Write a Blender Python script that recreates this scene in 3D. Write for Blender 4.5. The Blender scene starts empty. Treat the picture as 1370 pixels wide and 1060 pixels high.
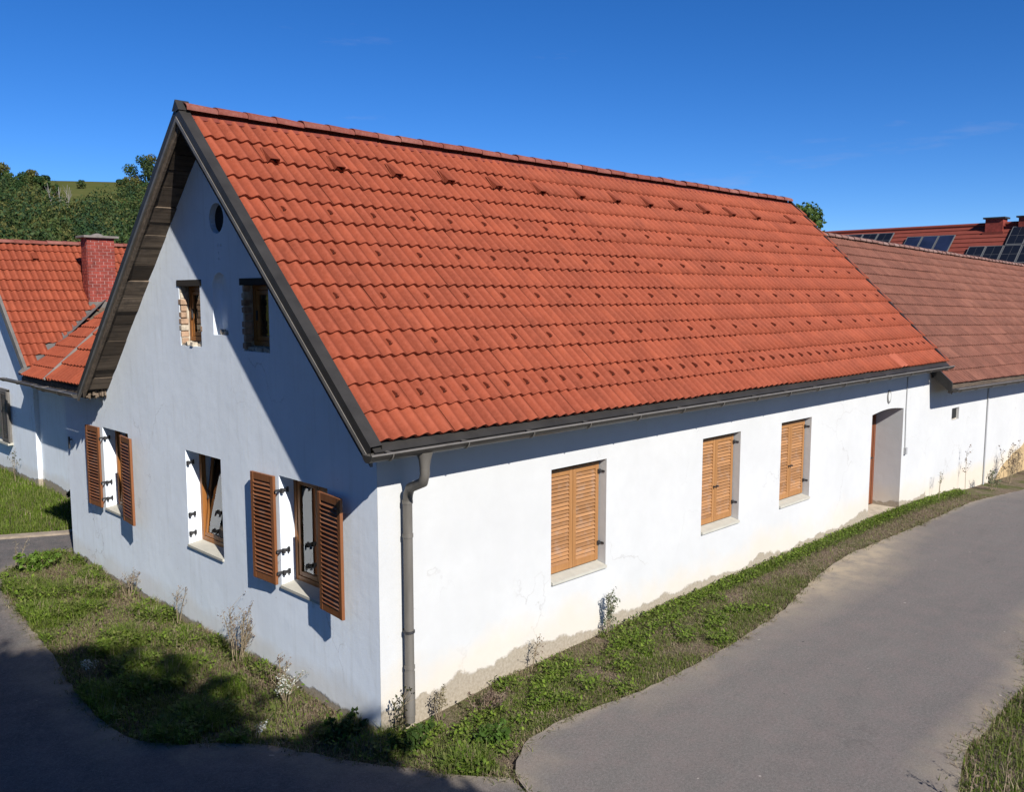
import bpy, bmesh, math, random
import numpy as np
from mathutils import Vector, Matrix
random.seed(7); RNG = np.random.default_rng(11)
scene = bpy.context.scene
COL = scene.collection
R = math.radians

# ------------------------------------------------------------------ camera
cam_d = bpy.data.cameras.new('camera'); cam = bpy.data.objects.new('camera', cam_d); COL.objects.link(cam)
cam_d.sensor_width = 36; cam_d.sensor_fit = 'HORIZONTAL'; cam_d.lens = 1186.04 / 1370 * 36
cam_d.clip_start = 0.05; cam_d.clip_end = 3000
CAMLOC = Vector((-5.164, -7.096, 4.387)); yaw, pit = R(45.136), R(-6.488)
cam.location = CAMLOC
fw = Vector((math.cos(pit)*math.cos(yaw), math.cos(pit)*math.sin(yaw), math.sin(pit)))
cam.rotation_mode = 'QUATERNION'; cam.rotation_quaternion = fw.to_track_quat('-Z', 'Y')
scene.camera = cam

# ------------------------------------------------------------------ sky, sun, exposure
SUN = Vector((-0.385, -1.333, 1.0)).normalized()          # towards the sun
world = bpy.data.worlds.new('World'); scene.world = world; world.use_nodes = True
wn = world.node_tree.nodes; wl = world.node_tree.links; wn.clear()
sky = wn.new('ShaderNodeTexSky'); sky.sky_type = 'NISHITA'; sky.sun_disc = False
sky.sun_elevation = math.asin(SUN.z); sky.sun_rotation = math.atan2(SUN.x, SUN.y)
sky.air_density = 0.65; sky.dust_density = 0.0; sky.ozone_density = 7.0; sky.altitude = 0
hs = wn.new('ShaderNodeHueSaturation'); hs.inputs['Saturation'].default_value = 1.19; hs.inputs['Hue'].default_value = 0.507
bg = wn.new('ShaderNodeBackground'); bg.inputs['Strength'].default_value = 0.085
wo = wn.new('ShaderNodeOutputWorld')
wl.new(sky.outputs[0], hs.inputs['Color']); tc = wn.new('ShaderNodeTexCoord'); mp = wn.new('ShaderNodeMapping'); mp.inputs['Scale'].default_value = (3.0, 3.0, 17.0); mp.inputs['Location'].default_value = (0.35, 0.0, 0.9)
cn = wn.new('ShaderNodeTexNoise'); cn.inputs['Scale'].default_value = 1.15; cn.inputs['Detail'].default_value = 7; cn.inputs['Roughness'].default_value = 0.6
cr_n = wn.new('ShaderNodeValToRGB'); cr_n.color_ramp.elements[0].position = 0.635; cr_n.color_ramp.elements[1].position = 0.85
cr_n.color_ramp.elements[0].color = (0,0,0,1); cr_n.color_ramp.elements[1].color = (0.30,0.30,0.30,1)
mxc = wn.new('ShaderNodeMix'); mxc.data_type = 'RGBA'; mxc.inputs[7].default_value = (3.6, 3.6, 4.6, 1)
wl.new(tc.outputs['Generated'], mp.inputs[0]); wl.new(mp.outputs[0], cn.inputs['Vector']); wl.new(cn.outputs['Fac'], cr_n.inputs[0])
wl.new(cr_n.outputs[0], mxc.inputs[0]); wl.new(hs.outputs[0], mxc.inputs[6]); wl.new(mxc.outputs[2], bg.inputs['Color']); wl.new(bg.outputs[0], wo.inputs[0])
sun_d = bpy.data.lights.new('sun', 'SUN'); sun = bpy.data.objects.new('sun', sun_d); COL.objects.link(sun)
sun_d.energy = 4.8; sun_d.angle = R(0.5); sun_d.color = (1.0, 0.965, 0.905)
sun.rotation_mode = 'QUATERNION'; sun.rotation_quaternion = (-SUN).to_track_quat('-Z', 'Y')
vs = scene.view_settings; vs.view_transform = 'Standard'; vs.look = 'None'; vs.exposure = 0.62; vs.gamma = 1.0
vs.use_curve_mapping = False
scene.cycles.max_bounces = 6; scene.cycles.transparent_max_bounces = 12

# ------------------------------------------------------------------ material helpers
def mat(name):
    m = bpy.data.materials.new(name); m.use_nodes = True
    nt = m.node_tree; b = nt.nodes['Principled BSDF']
    return m, nt, b
def node(nt, typ, **kw):
    n = nt.nodes.new(typ)
    for k, v in kw.items():
        if k.startswith('i_'): n.inputs[k[2:].replace('_', ' ')].default_value = v
        else: setattr(n, k, v)
    return n
def noise(nt, vec, scale, detail=6, rough=0.6):
    n = node(nt, 'ShaderNodeTexNoise'); n.inputs['Scale'].default_value = scale
    n.inputs['Detail'].default_value = detail; n.inputs['Roughness'].default_value = rough
    if vec is not None: nt.links.new(vec, n.inputs['Vector'])
    return n.outputs['Fac']
def ramp(nt, fac, stops):
    n = node(nt, 'ShaderNodeValToRGB'); e = n.color_ramp.elements
    while len(e) < len(stops): e.new(0.5)
    for el, (p, c) in zip(e, stops):
        el.position = p; el.color = (*c, 1) if len(c) == 3 else c
    nt.links.new(fac, n.inputs[0]); return n.outputs[0]
def g(v): return (v, v, v)
def mixc(nt, fac, a, b, blend='MIX'):
    n = node(nt, 'ShaderNodeMix', data_type='RGBA', blend_type=blend)
    for s, v in ((0, fac), (6, a), (7, b)):
        if hasattr(v, 'is_linked') or hasattr(v, 'links'): nt.links.new(v, n.inputs[s])
        elif s == 0: n.inputs[0].default_value = v
        else: n.inputs[s].default_value = (*v, 1)
    return n.outputs[2]
def math_n(nt, op, a, b=None, c=None, clamp=False):
    n = node(nt, 'ShaderNodeMath', operation=op, use_clamp=clamp)
    for i, v in enumerate((a, b, c)):
        if v is None: continue
        if hasattr(v, 'links'): nt.links.new(v, n.inputs[i])
        else: n.inputs[i].default_value = v
    return n.outputs[0]
def bump(nt, b, h, strength=0.3, dist=0.01):
    n = node(nt, 'ShaderNodeBump'); n.inputs['Strength'].default_value = strength; n.inputs['Distance'].default_value = dist
    nt.links.new(h, n.inputs['Height']); nt.links.new(n.outputs[0], b.inputs['Normal'])
def pos(nt): return node(nt, 'ShaderNodeNewGeometry').outputs['Position']
def ocoord(nt): return node(nt, 'ShaderNodeTexCoord').outputs['Object']
def mapping(nt, vec, scale):
    n = node(nt, 'ShaderNodeMapping'); n.inputs['Scale'].default_value = scale
    nt.links.new(vec, n.inputs['Vector']); return n.outputs[0]
def simple(name, col, rough=0.7, var=0.15, scale=8, metallic=0.0, bumpy=0.15, stretch=None, spec=0.3):
    m, nt, b = mat(name)
    p = pos(nt)
    if stretch: p = mapping(nt, p, stretch)
    f = noise(nt, p, scale)
    lo = tuple(c*(1-var*1.6) for c in col); hi = tuple(min(1, c*(1+var*1.6)) for c in col)
    c = ramp(nt, f, [(0.25, lo), (0.75, hi)])
    nt.links.new(c, b.inputs['Base Color'])
    b.inputs['Roughness'].default_value = rough; b.inputs['Metallic'].default_value = metallic
    b.inputs['Specular IOR Level'].default_value = spec
    if bumpy: bump(nt, b, noise(nt, p, scale*4), bumpy, 0.004)
    return m

def plaster(name, base, stain_h, patch_h, patch_bias, streak, damp_amt=0.62):
    """lime-washed render: mottling, damp yellow foot, patches where the render has come off"""
    m, nt, b = mat(name); P = pos(nt)
    sep = node(nt, 'ShaderNodeSeparateXYZ'); nt.links.new(P, sep.inputs[0]); z = sep.outputs[2]
    big = noise(nt, P, 0.9, 5); mid = noise(nt, P, 5, 6); fine = noise(nt, P, 60, 4)
    c0 = ramp(nt, big, [(0.3, tuple(x*0.90 for x in base)), (0.7, base)])
    c1 = mixc(nt, ramp(nt, mid, [(0.35, g(0)), (0.75, g(0.35))]), c0, tuple(x*0.86 for x in base))
    st = noise(nt, mapping(nt, P, (6, 6, 0.55)), 1.6, 4)
    c1 = mixc(nt, ramp(nt, st, [(0.52, g(0)), (0.8, g(streak))]), c1, (0.50, 0.50, 0.47))
    sp = ramp(nt, noise(nt, P, 14, 2), [(0.735, g(0)), (0.76, g(0.35))])     # flecks
    c1 = mixc(nt, sp, c1, (0.45, 0.42, 0.37))
    vo = node(nt, 'ShaderNodeTexVoronoi', feature='DISTANCE_TO_EDGE'); vo.inputs['Scale'].default_value = 0.55      # hairline cracks
    vn = node(nt, 'ShaderNodeTexNoise'); vn.inputs['Scale'].default_value = 2.2; vn.inputs['Detail'].default_value = 6
    va = node(nt, 'ShaderNodeVectorMath', operation='ADD'); nt.links.new(P, vn.inputs['Vector']); nt.links.new(P, va.inputs[0]); nt.links.new(vn.outputs['Color'], va.inputs[1]); nt.links.new(va.outputs[0], vo.inputs['Vector'])
    ck = math_n(nt, 'MULTIPLY', ramp(nt, vo.outputs['Distance'], [(0.001, g(0.5)), (0.006, g(0))]), ramp(nt, noise(nt, P, 0.8, 3), [(0.5, g(0)), (0.62, g(1))]))
    c1 = mixc(nt, ck, c1, (0.30, 0.28, 0.26))
    wob = noise(nt, P, 1.1, 7, 0.65)
    damp = math_n(nt, 'SUBTRACT', math_n(nt, 'MULTIPLY', wob, stain_h*2), z)
    dampf = math_n(nt, 'MULTIPLY', damp, 1.6/stain_h, clamp=True)
    c2 = mixc(nt, math_n(nt, 'MULTIPLY', dampf, damp_amt), c1, (0.58, 0.485, 0.35))
    w2 = noise(nt, mapping(nt, P, (1, 1, 0.75)), 0.75, 10, 0.66)
    hgt = math_n(nt, 'MULTIPLY_ADD', w2, patch_h*5.2, patch_bias-patch_h*0.95)
    pf = math_n(nt, 'MULTIPLY', math_n(nt, 'SUBTRACT', hgt, z), 34, clamp=True)
    grit = noise(nt, P, 30, 8)
    bare = ramp(nt, grit, [(0.3, (0.25, 0.21, 0.155)), (0.7, (0.38, 0.33, 0.26))])
    c3 = mixc(nt, pf, c2, bare)
    nt.links.new(c3, b.inputs['Base Color']); b.inputs['Roughness'].default_value = 0.92
    b.inputs['Specular IOR Level'].default_value = 0.1
    h = math_n(nt, 'ADD', math_n(nt, 'MULTIPLY', mid, 0.6), math_n(nt, 'MULTIPLY', fine, 0.25))
    h = math_n(nt, 'ADD', h, math_n(nt, 'MULTIPLY', noise(nt, P, 2.2, 3), 1.2))
    h = math_n(nt, 'SUBTRACT', h, math_n(nt, 'MULTIPLY', pf, 1.1))
    bump(nt, b, h, 0.35, 0.012)
    return m
def tile_mat(name, c_lo, c_mid, c_hi, moss, use_attr):
    m, nt, b = mat(name); P = pos(nt)
    if use_attr: rnd = node(nt, 'ShaderNodeAttribute', attribute_name='tint').outputs['Fac']
    else: rnd = node(nt, 'ShaderNodeObjectInfo').outputs['Random']
    c = ramp(nt, rnd, [(0.0, c_lo), (0.45, c_mid), (1.0, c_hi)])
    n1 = noise(nt, P, 2.3, 6, 0.65)
    c = mixc(nt, ramp(nt, n1, [(0.36, g(0)), (0.66, g(0.85))]), c, tuple(x*0.74 for x in c_lo))
    dr = noise(nt, mapping(nt, P, (5, 0.5, 0.5)), 1.0, 5)                 # rain streaks down the slope
    c = mixc(nt, ramp(nt, dr, [(0.5, g(0)), (0.75, g(0.4))]), c, tuple(x*0.62 for x in c_lo))
    n2 = noise(nt, P, 26, 8, 0.7)
    c = mixc(nt, ramp(nt, n2, [(0.45, g(0)), (0.8, g(0.45))]), c, tuple(min(1, x*1.25+0.02) for x in c_hi))
    n3 = noise(nt, P, 9, 8, 0.7)
    c = mixc(nt, ramp(nt, n3, [(0.60, g(0)), (0.78, g(moss))]), c, (0.10, 0.085, 0.07))
    cr = node(nt, 'ShaderNodeAttribute', attribute_name='crest').outputs['Fac']      # rolls paler, pans darker
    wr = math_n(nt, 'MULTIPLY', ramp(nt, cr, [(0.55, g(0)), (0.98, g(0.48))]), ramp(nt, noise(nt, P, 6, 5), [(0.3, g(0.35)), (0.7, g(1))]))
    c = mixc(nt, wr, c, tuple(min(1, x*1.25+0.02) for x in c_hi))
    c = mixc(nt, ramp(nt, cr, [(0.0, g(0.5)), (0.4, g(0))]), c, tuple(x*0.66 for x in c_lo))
    n4 = noise(nt, P, 70, 2)
    c = mixc(nt, ramp(nt, n4, [(0.77, g(0)), (0.80, g(0.5))]), c, (0.55, 0.45, 0.38))
    nt.links.new(c, b.inputs['Base Color']); b.inputs['Roughness'].default_value = 0.78
    b.inputs['Specular IOR Level'].default_value = 0.25
    bump(nt, b, n2, 0.25, 0.006)
    return m
def wood(name, lo, hi, axis=2, rough=0.55, weather=0.3, grey=(0.22, 0.2, 0.18), rvar=0.4):
    m, nt, b = mat(name); P = pos(nt)
    s = [26, 26, 26]; s[axis] = 1.6
    f = noise(nt, mapping(nt, P, tuple(s)), 1.0, 6, 0.65)
    c = ramp(nt, f, [(0.28, lo), (0.72, hi)])
    rnd = node(nt, 'ShaderNodeObjectInfo').outputs['Random']
    c = mixc(nt, math_n(nt, 'MULTIPLY', rnd, rvar), c, tuple(x*0.62 for x in lo))
    w = noise(nt, P, 7, 6)
    c = mixc(nt, ramp(nt, w, [(0.5, g(0)), (0.78, g(weather))]), c, grey)
    nt.links.new(c, b.inputs['Base Color']); b.inputs['Roughness'].default_value = rough
    b.inputs['Specular IOR Level'].default_value = 0.3
    bump(nt, b, f, 0.25, 0.003)
    return m
def leafy(name, transl=0.25):
    m, nt, b = mat(name)
    a = node(nt, 'ShaderNodeAttribute', attribute_name='tintcol').outputs['Color']
    nt.links.new(a, b.inputs['Base Color']); b.inputs['Roughness'].default_value = 0.65
    b.inputs['Specular IOR Level'].default_value = 0.2
    tr = node(nt, 'ShaderNodeBsdfTranslucent'); nt.links.new(a, tr.inputs['Color'])
    mx = node(nt, 'ShaderNodeMixShader'); mx.inputs[0].default_value = transl
    out = nt.nodes['Material Output']
    nt.links.new(b.outputs[0], mx.inputs[1]); nt.links.new(tr.outputs[0], mx.inputs[2]); nt.links.new(mx.outputs[0], out.inputs[0])
    return m
def glass_mat(name, tint=(0.75, 0.8, 0.8)):
    m, nt, b = mat(name); nt.nodes.remove(b)
    fr = node(nt, 'ShaderNodeFresnel'); fr.inputs[0].default_value = 1.55
    t = node(nt, 'ShaderNodeBsdfTransparent'); t.inputs[0].default_value = (*tint, 1)
    gl = node(nt, 'ShaderNodeBsdfGlossy'); gl.inputs['Roughness'].default_value = 0.015
    mx = node(nt, 'ShaderNodeMixShader'); out = nt.nodes['Material Output']
    f2 = math_n(nt, 'MULTIPLY_ADD', fr.outputs[0], 1.6, 0.04, clamp=True)
    nt.links.new(f2, mx.inputs[0]); nt.links.new(t.outputs[0], mx.inputs[1]); nt.links.new(gl.outputs[0], mx.inputs[2])
    nt.links.new(mx.outputs[0], out.inputs[0]); return m

M = {}
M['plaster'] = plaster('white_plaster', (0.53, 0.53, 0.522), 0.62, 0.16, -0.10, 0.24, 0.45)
M['plaster_gable'] = plaster('gable_plaster', (0.82, 0.875, 0.935), 0.30, 0.10, -0.19, 0.26, 0.30)  # blue cast of skylight mixed into the white plaster colour
M['plaster_barn'] = plaster('barn_plaster', (0.53, 0.53, 0.522), 0.42, 0.12, -0.5, 0.14)
TC = ((0.205, 0.041, 0.017), (0.242, 0.049, 0.020), (0.268, 0.059, 0.025))
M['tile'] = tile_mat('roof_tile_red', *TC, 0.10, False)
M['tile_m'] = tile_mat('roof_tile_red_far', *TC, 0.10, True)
M['tile_old'] = tile_mat('old_roof_tile', (0.105, 0.037, 0.023), (0.145, 0.051, 0.032), (0.190, 0.074, 0.047), 0.5, False)
M['tile_old_m'] = tile_mat('old_roof_tile_far', (0.105, 0.037, 0.023), (0.145, 0.051, 0.032), (0.190, 0.074, 0.047), 0.5, True)
M['ridge'] = tile_mat('ridge_tile_mat', (0.20, 0.050, 0.034), (0.26, 0.08, 0.058), (0.38, 0.20, 0.165), 0.5, False)
M['ridge_old'] = tile_mat('old_ridge_mat', (0.20, 0.10, 0.08), (0.27, 0.15, 0.12), (0.34, 0.24, 0.21), 0.3, False)
M['far_tile'] = tile_mat('far_roof_mat', (0.215, 0.046, 0.030), (0.225, 0.048, 0.031), (0.235, 0.052, 0.033), 0.05, False)
M['metal'] = simple('dark_sheet_metal', (0.038, 0.035, 0.032), 0.5, 0.2, 3, 0.3, 0.05)
M['gutter'] = simple('gutter_metal', (0.075, 0.068, 0.060), 0.45, 0.2, 4, 0.4, 0.05)
M['pipe'] = simple('pipe_metal', (0.17, 0.155, 0.135), 0.5, 0.2, 5, 0.3, 0.05, (1, 1, 0.2))
M['edge'] = simple('light_edge_metal', (0.155, 0.142, 0.128), 0.5, 0.15, 6, 0.2, 0.05)
M['iron'] = simple('black_iron', (0.055, 0.054, 0.056), 0.55, 0.2, 20, 0.4, 0.1)
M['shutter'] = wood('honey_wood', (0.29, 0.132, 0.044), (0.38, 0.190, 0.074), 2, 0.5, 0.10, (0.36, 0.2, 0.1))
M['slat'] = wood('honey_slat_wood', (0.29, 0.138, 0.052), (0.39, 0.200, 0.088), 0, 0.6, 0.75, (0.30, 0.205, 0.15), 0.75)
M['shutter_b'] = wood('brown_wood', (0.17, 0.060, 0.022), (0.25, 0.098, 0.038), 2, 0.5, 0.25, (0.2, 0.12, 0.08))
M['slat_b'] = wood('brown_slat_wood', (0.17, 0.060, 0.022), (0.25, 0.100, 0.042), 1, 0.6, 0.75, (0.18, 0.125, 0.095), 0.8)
M['frame'] = wood('frame_wood', (0.24, 0.090, 0.022), (0.34, 0.138, 0.036), 2, 0.4, 0.1, (0.3, 0.15, 0.07))
M['door'] = wood('door_wood', (0.14, 0.045, 0.02), (0.22, 0.075, 0.032), 2, 0.5, 0.2, (0.2, 0.1, 0.06))
M['oldwood'] = wood('grey_old_board', (0.050, 0.035, 0.024), (0.235, 0.178, 0.130), 0, 0.95, 0.8, (0.04, 0.032, 0.026), 0.9)
M['darkwood'] = wood('dark_beam', (0.02, 0.016, 0.013), (0.05, 0.04, 0.032), 1, 0.9, 0.2, (0.03, 0.026, 0.022))
M['glass'] = glass_mat('window_glass')
M['stone'] = simple('sill_stone', (0.42, 0.40, 0.34), 0.8, 0.06, 9, 0, 0.2)
M['curtain'] = simple('curtain_cloth', (0.62, 0.62, 0.60), 0.95, 0.05, 4, 0, 0.0)
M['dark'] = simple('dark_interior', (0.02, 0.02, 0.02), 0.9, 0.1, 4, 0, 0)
M['brick'] = simple('bare_brick', (0.34, 0.225, 0.15), 0.9, 0.35, 9, 0, 0.6)
M['mortar'] = simple('rough_mortar', (0.42, 0.36, 0.28), 0.95, 0.3, 16, 0, 0.9)
M['chim_brick'] = simple('chimney_brick', (0.21, 0.038, 0.026), 0.75, 0.35, 5, 0, 0.3)
M['chim_mortar'] = simple('chimney_mortar', (0.35, 0.20, 0.18), 0.9, 0.15, 9, 0, 0.3)
M['concrete'] = simple('cap_concrete', (0.17, 0.15, 0.135), 0.9, 0.2, 7, 0, 0.4)
M['slatgrey'] = wood('grey_slat_wood', (0.06, 0.055, 0.05), (0.12, 0.11, 0.10), 1, 0.7, 0.3)
M['whiteplastic'] = simple('pale_plastic', (0.55, 0.55, 0.53), 0.5, 0.05, 5, 0, 0)
M['greyplastic'] = simple('grey_plastic', (0.33, 0.33, 0.33), 0.5, 0.05, 5, 0, 0)
M['leaf'] = leafy('foliage'); M['grass'] = leafy('grass_blades', 0.3)
M['bark'] = simple('bark', (0.085, 0.068, 0.05), 0.95, 0.35, 9, 0, 0.8, (1, 1, 0.25))
M['palebark'] = simple('pale_bark', (0.20, 0.185, 0.165), 0.9, 0.2, 9, 0, 0.3)
M['stalk'] = simple('dry_stalk', (0.24, 0.19, 0.12), 0.9, 0.25, 15, 0, 0)

def solar_mat():
    m, nt, b = mat('solar_cells'); b.inputs['Base Color'].default_value = (0.006, 0.008, 0.014, 1)
    b.inputs['Roughness'].default_value = 0.45; b.inputs['Specular IOR Level'].default_value = 0.2; return m
M['solar'] = solar_mat()
def thermal_mat():
    m, nt, b = mat('solar_collector'); P = pos(nt)
    c = ramp(nt, noise(nt, P, 0.8, 3), [(0.3, (0.008, 0.012, 0.025)), (0.7, (0.018, 0.026, 0.06))])
    nt.links.new(c, b.inputs['Base Color']); b.inputs['Roughness'].default_value = 0.3; b.inputs['Specular IOR Level'].default_value = 0.25; return m
M['thermal'] = thermal_mat()
def ground_mat():
    m, nt, b = mat('soil'); P = pos(nt)
    a = noise(nt, P, 1.3, 8, 0.65); f = noise(nt, P, 22, 8, 0.7); far = noise(nt, P, 0.03, 6)
    soil = ramp(nt, f, [(0.3, (0.10, 0.076, 0.056)), (0.7, (0.22, 0.172, 0.128))])
    green = ramp(nt, f, [(0.3, (0.04, 0.058, 0.015)), (0.7, (0.095, 0.115, 0.032))])
    c = mixc(nt, ramp(nt, a, [(0.45, g(0)), (0.62, g(0.8))]), soil, green)
    nt.links.new(c, b.inputs['Base Color']); b.inputs['Roughness'].default_value = 1; b.inputs['Specular IOR Level'].default_value = 0
    bump(nt, b, f, 0.9, 0.03); return m
M['ground'] = ground_mat()
def asphalt(name, lo, hi, dusty=True):
    m, nt, b = mat(name); P = pos(nt)
    big = noise(nt, P, 0.45, 6, 0.6); f = noise(nt, P, 75, 3, 0.7); mid = noise(nt, mapping(nt, P, (0.5, 2.2, 1)), 1.2, 6, 0.6)
    c = ramp(nt, big, [(0.3, lo), (0.7, hi)])
    c = mixc(nt, ramp(nt, mid, [(0.4, g(0)), (0.7, g(0.5))]), c, tuple(x*0.8 for x in lo))
    c = mixc(nt, ramp(nt, f, [(0.55, g(0)), (0.75, g(0.35))]), c, (0.30, 0.27, 0.25))
    c = mixc(nt, ramp(nt, f, [(0.25, g(0.35)), (0.42, g(0))]), c, (0.05, 0.048, 0.046))
    mot = noise(nt, P, 3.2, 8, 0.75)
    c = mixc(nt, ramp(nt, mot, [(0.42, g(0)), (0.68, g(0.75))]), c, (0.165, 0.130, 0.120))
    sp2 = noise(nt, P, 34, 3, 0.8)
    c = mixc(nt, ramp(nt, sp2, [(0.50, g(0)), (0.70, g(0.55))]), c, (0.20, 0.185, 0.175))
    c = mixc(nt, ramp(nt, sp2, [(0.30, g(0.55)), (0.48, g(0))]), c, (0.075, 0.07, 0.068))
    gr = noise(nt, P, 190, 2, 0.8)
    c = mixc(nt, ramp(nt, gr, [(0.52, g(0)), (0.72, g(0.6))]), c, (0.27, 0.25, 0.235))
    c = mixc(nt, ramp(nt, gr, [(0.28, g(0.6)), (0.46, g(0))]), c, (0.035, 0.033, 0.032))
    dots = noise(nt, P, 9, 1)
    c = mixc(nt, ramp(nt, dots, [(0.80, g(0)), (0.815, g(0.7))]), c, (0.36, 0.32, 0.28))
    c = mixc(nt, ramp(nt, dots, [(0.19, g(0.7)), (0.20, g(0))]), c, (0.03, 0.03, 0.03))
    cr = node(nt, 'ShaderNodeTexVoronoi', feature='DISTANCE_TO_EDGE'); cr.inputs['Scale'].default_value = 0.42
    wv = node(nt, 'ShaderNodeVectorMath', operation='ADD'); nn = node(nt, 'ShaderNodeTexNoise'); nn.inputs['Scale'].default_value = 1.7
    nt.links.new(P, nn.inputs['Vector']); nt.links.new(P, wv.inputs[0]); nt.links.new(nn.outputs['Color'], wv.inputs[1])
    nt.links.new(wv.outputs[0], cr.inputs['Vector'])
    crf = ramp(nt, cr.outputs['Distance'], [(0.002, g(0.35)), (0.009, g(0))])
    crf = math_n(nt, 'MULTIPLY', crf, ramp(nt, noise(nt, P, 0.7, 2), [(0.60, g(0)), (0.68, g(0.6))]))
    c = mixc(nt, crf, c, (0.04, 0.038, 0.036))
    d = node(nt, 'ShaderNodeAttribute', attribute_name='dust').outputs['Fac']
    dn = math_n(nt, 'MULTIPLY', d, ramp(nt, noise(nt, P, 2.4, 8, 0.7), [(0.3, g(0.2)), (0.62, g(1))]), clamp=True)
    c = mixc(nt, dn, c, (0.36, 0.29, 0.20))
    nt.links.new(c, b.inputs['Base Color']); b.inputs['Roughness'].default_value = 0.9; b.inputs['Specular IOR Level'].default_value = 0.25
    bump(nt, b, f, 0.5, 0.006); return m
M['road'] = asphalt('old_asphalt', (0.121, 0.109, 0.100), (0.142, 0.128, 0.117))
M['lane'] = asphalt('dark_asphalt', (0.066, 0.062, 0.060), (0.090, 0.084, 0.080))
def meadow_mat():
    m, nt, b = mat('hill_meadow'); P = pos(nt)
    a = noise(nt, P, 0.09, 8, 0.7); f = noise(nt, P, 0.35, 8, 0.75)
    c = ramp(nt, a, [(0.3, (0.060, 0.074, 0.022)), (0.7, (0.105, 0.100, 0.036))])
    c = mixc(nt, ramp(nt, f, [(0.5, g(0)), (0.8, g(0.6))]), c, (0.04, 0.055, 0.015))
    nt.links.new(c, b.inputs['Base Color']); b.inputs['Roughness'].default_value = 1; b.inputs['Specular IOR Level'].default_value = 0
    return m
M['meadow'] = meadow_mat()

# ------------------------------------------------------------------ mesh helpers
class MB:
    def __init__(s): s.v = []; s.f = []; s.sm = []
    def add(s, vs_, fs, smooth=False):
        o = len(s.v); s.v += [Vector(v) for v in vs_]; s.f += [tuple(i+o for i in f) for f in fs]; s.sm += [smooth]*len(fs)
        return s
    def box(s, x0, x1, y0, y1, z0, z1):
        return s.add([(x0,y0,z0),(x1,y0,z0),(x1,y1,z0),(x0,y1,z0),(x0,y0,z1),(x1,y0,z1),(x1,y1,z1),(x0,y1,z1)],
              [(0,3,2,1),(4,5,6,7),(0,1,5,4),(1,2,6,5),(2,3,7,6),(3,0,4,7)])
    def obox(s, c, half, mtx):
        b = [(i, j, k) for k in (-1,1) for j in (-1,1) for i in (-1,1)]
        pts = [Vector(c) + mtx @ Vector((i*half[0], j*half[1], k*half[2])) for i, j, k in b]
        return s.add(pts, [(0,2,3,1),(4,5,7,6),(0,1,5,4),(1,3,7,5),(3,2,6,7),(2,0,4,6)])
    def prism(s, poly, d):
        n = len(poly); d = Vector(d); a = [Vector(p) for p in poly]
        return s.add(a + [p+d for p in a], [tuple(range(n))[::-1], tuple(range(n, 2*n))] + [(i, (i+1)%n, n+(i+1)%n, n+i) for i in range(n)])
    def tube(s, pts, rad, n=10, cap=True, smooth=True):
        pts = [Vector(p) for p in pts]; rs = rad if isinstance(rad, (list, tuple)) else [rad]*len(pts)
        o = []; prev = None
        for i, p in enumerate(pts):
            t = (pts[min(i+1, len(pts)-1)] - pts[max(i-1, 0)]).normalized()
            if prev is None:
                u = t.orthogonal().normalized()
            else:
                u = (prev - t*prev.dot(t))
                u = u.normalized() if u.length > 1e-6 else t.orthogonal().normalized()
            prev = u; w = t.cross(u)
            for k in range(n):
                a = 2*math.pi*k/n; o.append(p + (u*math.cos(a) + w*math.sin(a))*rs[i])
        fs = [(i*n+k, i*n+(k+1)%n, (i+1)*n+(k+1)%n, (i+1)*n+k) for i in range(len(pts)-1) for k in range(n)]
        s.add(o, fs, smooth)
        if cap:
            L = len(pts)-1
            s.add(o[:n], [tuple(range(n))[::-1]]); s.add(o[L*n:], [tuple(range(n))])
        return s
    def mesh(s, name, m=None, c=None):
        me = bpy.data.meshes.new(name)
        c = c or Vector((0,0,0))
        me.from_pydata([v-c for v in s.v], [], s.f)
        me.polygons.foreach_set('use_smooth', s.sm)
        if m: me.materials.append(m)
        me.update(); return me
    def center(s):
        a = np.array([tuple(v) for v in s.v]); return Vector(((a.min(0)+a.max(0))/2).tolist())
WL = {}
def link(o, parent=None, wloc=None):
    COL.objects.link(o)
    if parent is not None: o.parent = parent
    if wloc is not None:
        wloc = Vector(wloc); o.location = wloc - (WL[parent.name] if parent is not None else Vector((0,0,0)))
        WL[o.name] = wloc
    return o
def tag(o, label=None, cat=None, group=None, kind=None):
    for k, v in (('label', label), ('category', cat), ('group', group), ('kind', kind)):
        if v: o[k] = v
    return o
def thing(name, label, cat, loc, group=None):
    o = bpy.data.objects.new(name, None); o.empty_display_size = 0.2; link(o, None, loc); return tag(o, label, cat, group)
def part(name, mb, m, parent=None, label=None, kind=None):
    c = mb.center(); o = bpy.data.objects.new(name, mb.mesh(name, m, c)); link(o, parent, c); return tag(o, label, kind=kind)
def bevelled(o, w=0.008, seg=2):
    md = o.modifiers.new('bevel', 'BEVEL'); md.width = w; md.segments = seg; md.limit_method = 'ANGLE'; return o
def inst(name, me, parent, wloc, rot=None):
    o = bpy.data.objects.new(name, me); link(o, parent, wloc)
    if rot: o.rotation_euler = rot
    return o
def np_mesh(name, V, C, m, attr='tintcol'):
    """V (N,4,3) quads, C (N,3) colours"""
    N = len(V); me = bpy.data.meshes.new(name)
    me.vertices.add(N*4); me.vertices.foreach_set('co', np.ascontiguousarray(V, np.float32).reshape(-1))
    me.loops.add(N*4); me.loops.foreach_set('vertex_index', np.arange(N*4, dtype=np.int32))
    me.polygons.add(N); me.polygons.foreach_set('loop_start', np.arange(0, N*4, 4, dtype=np.int32))
    me.update(calc_edges=True)
    at = me.attributes.new(attr, 'FLOAT_COLOR', 'POINT')
    cc = np.ones((N, 4, 4), np.float32); cc[:, :, :3] = np.asarray(C, np.float32)[:, None, :]
    at.data.foreach_set('color', cc.reshape(-1)); me.materials.append(m); return me

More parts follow.
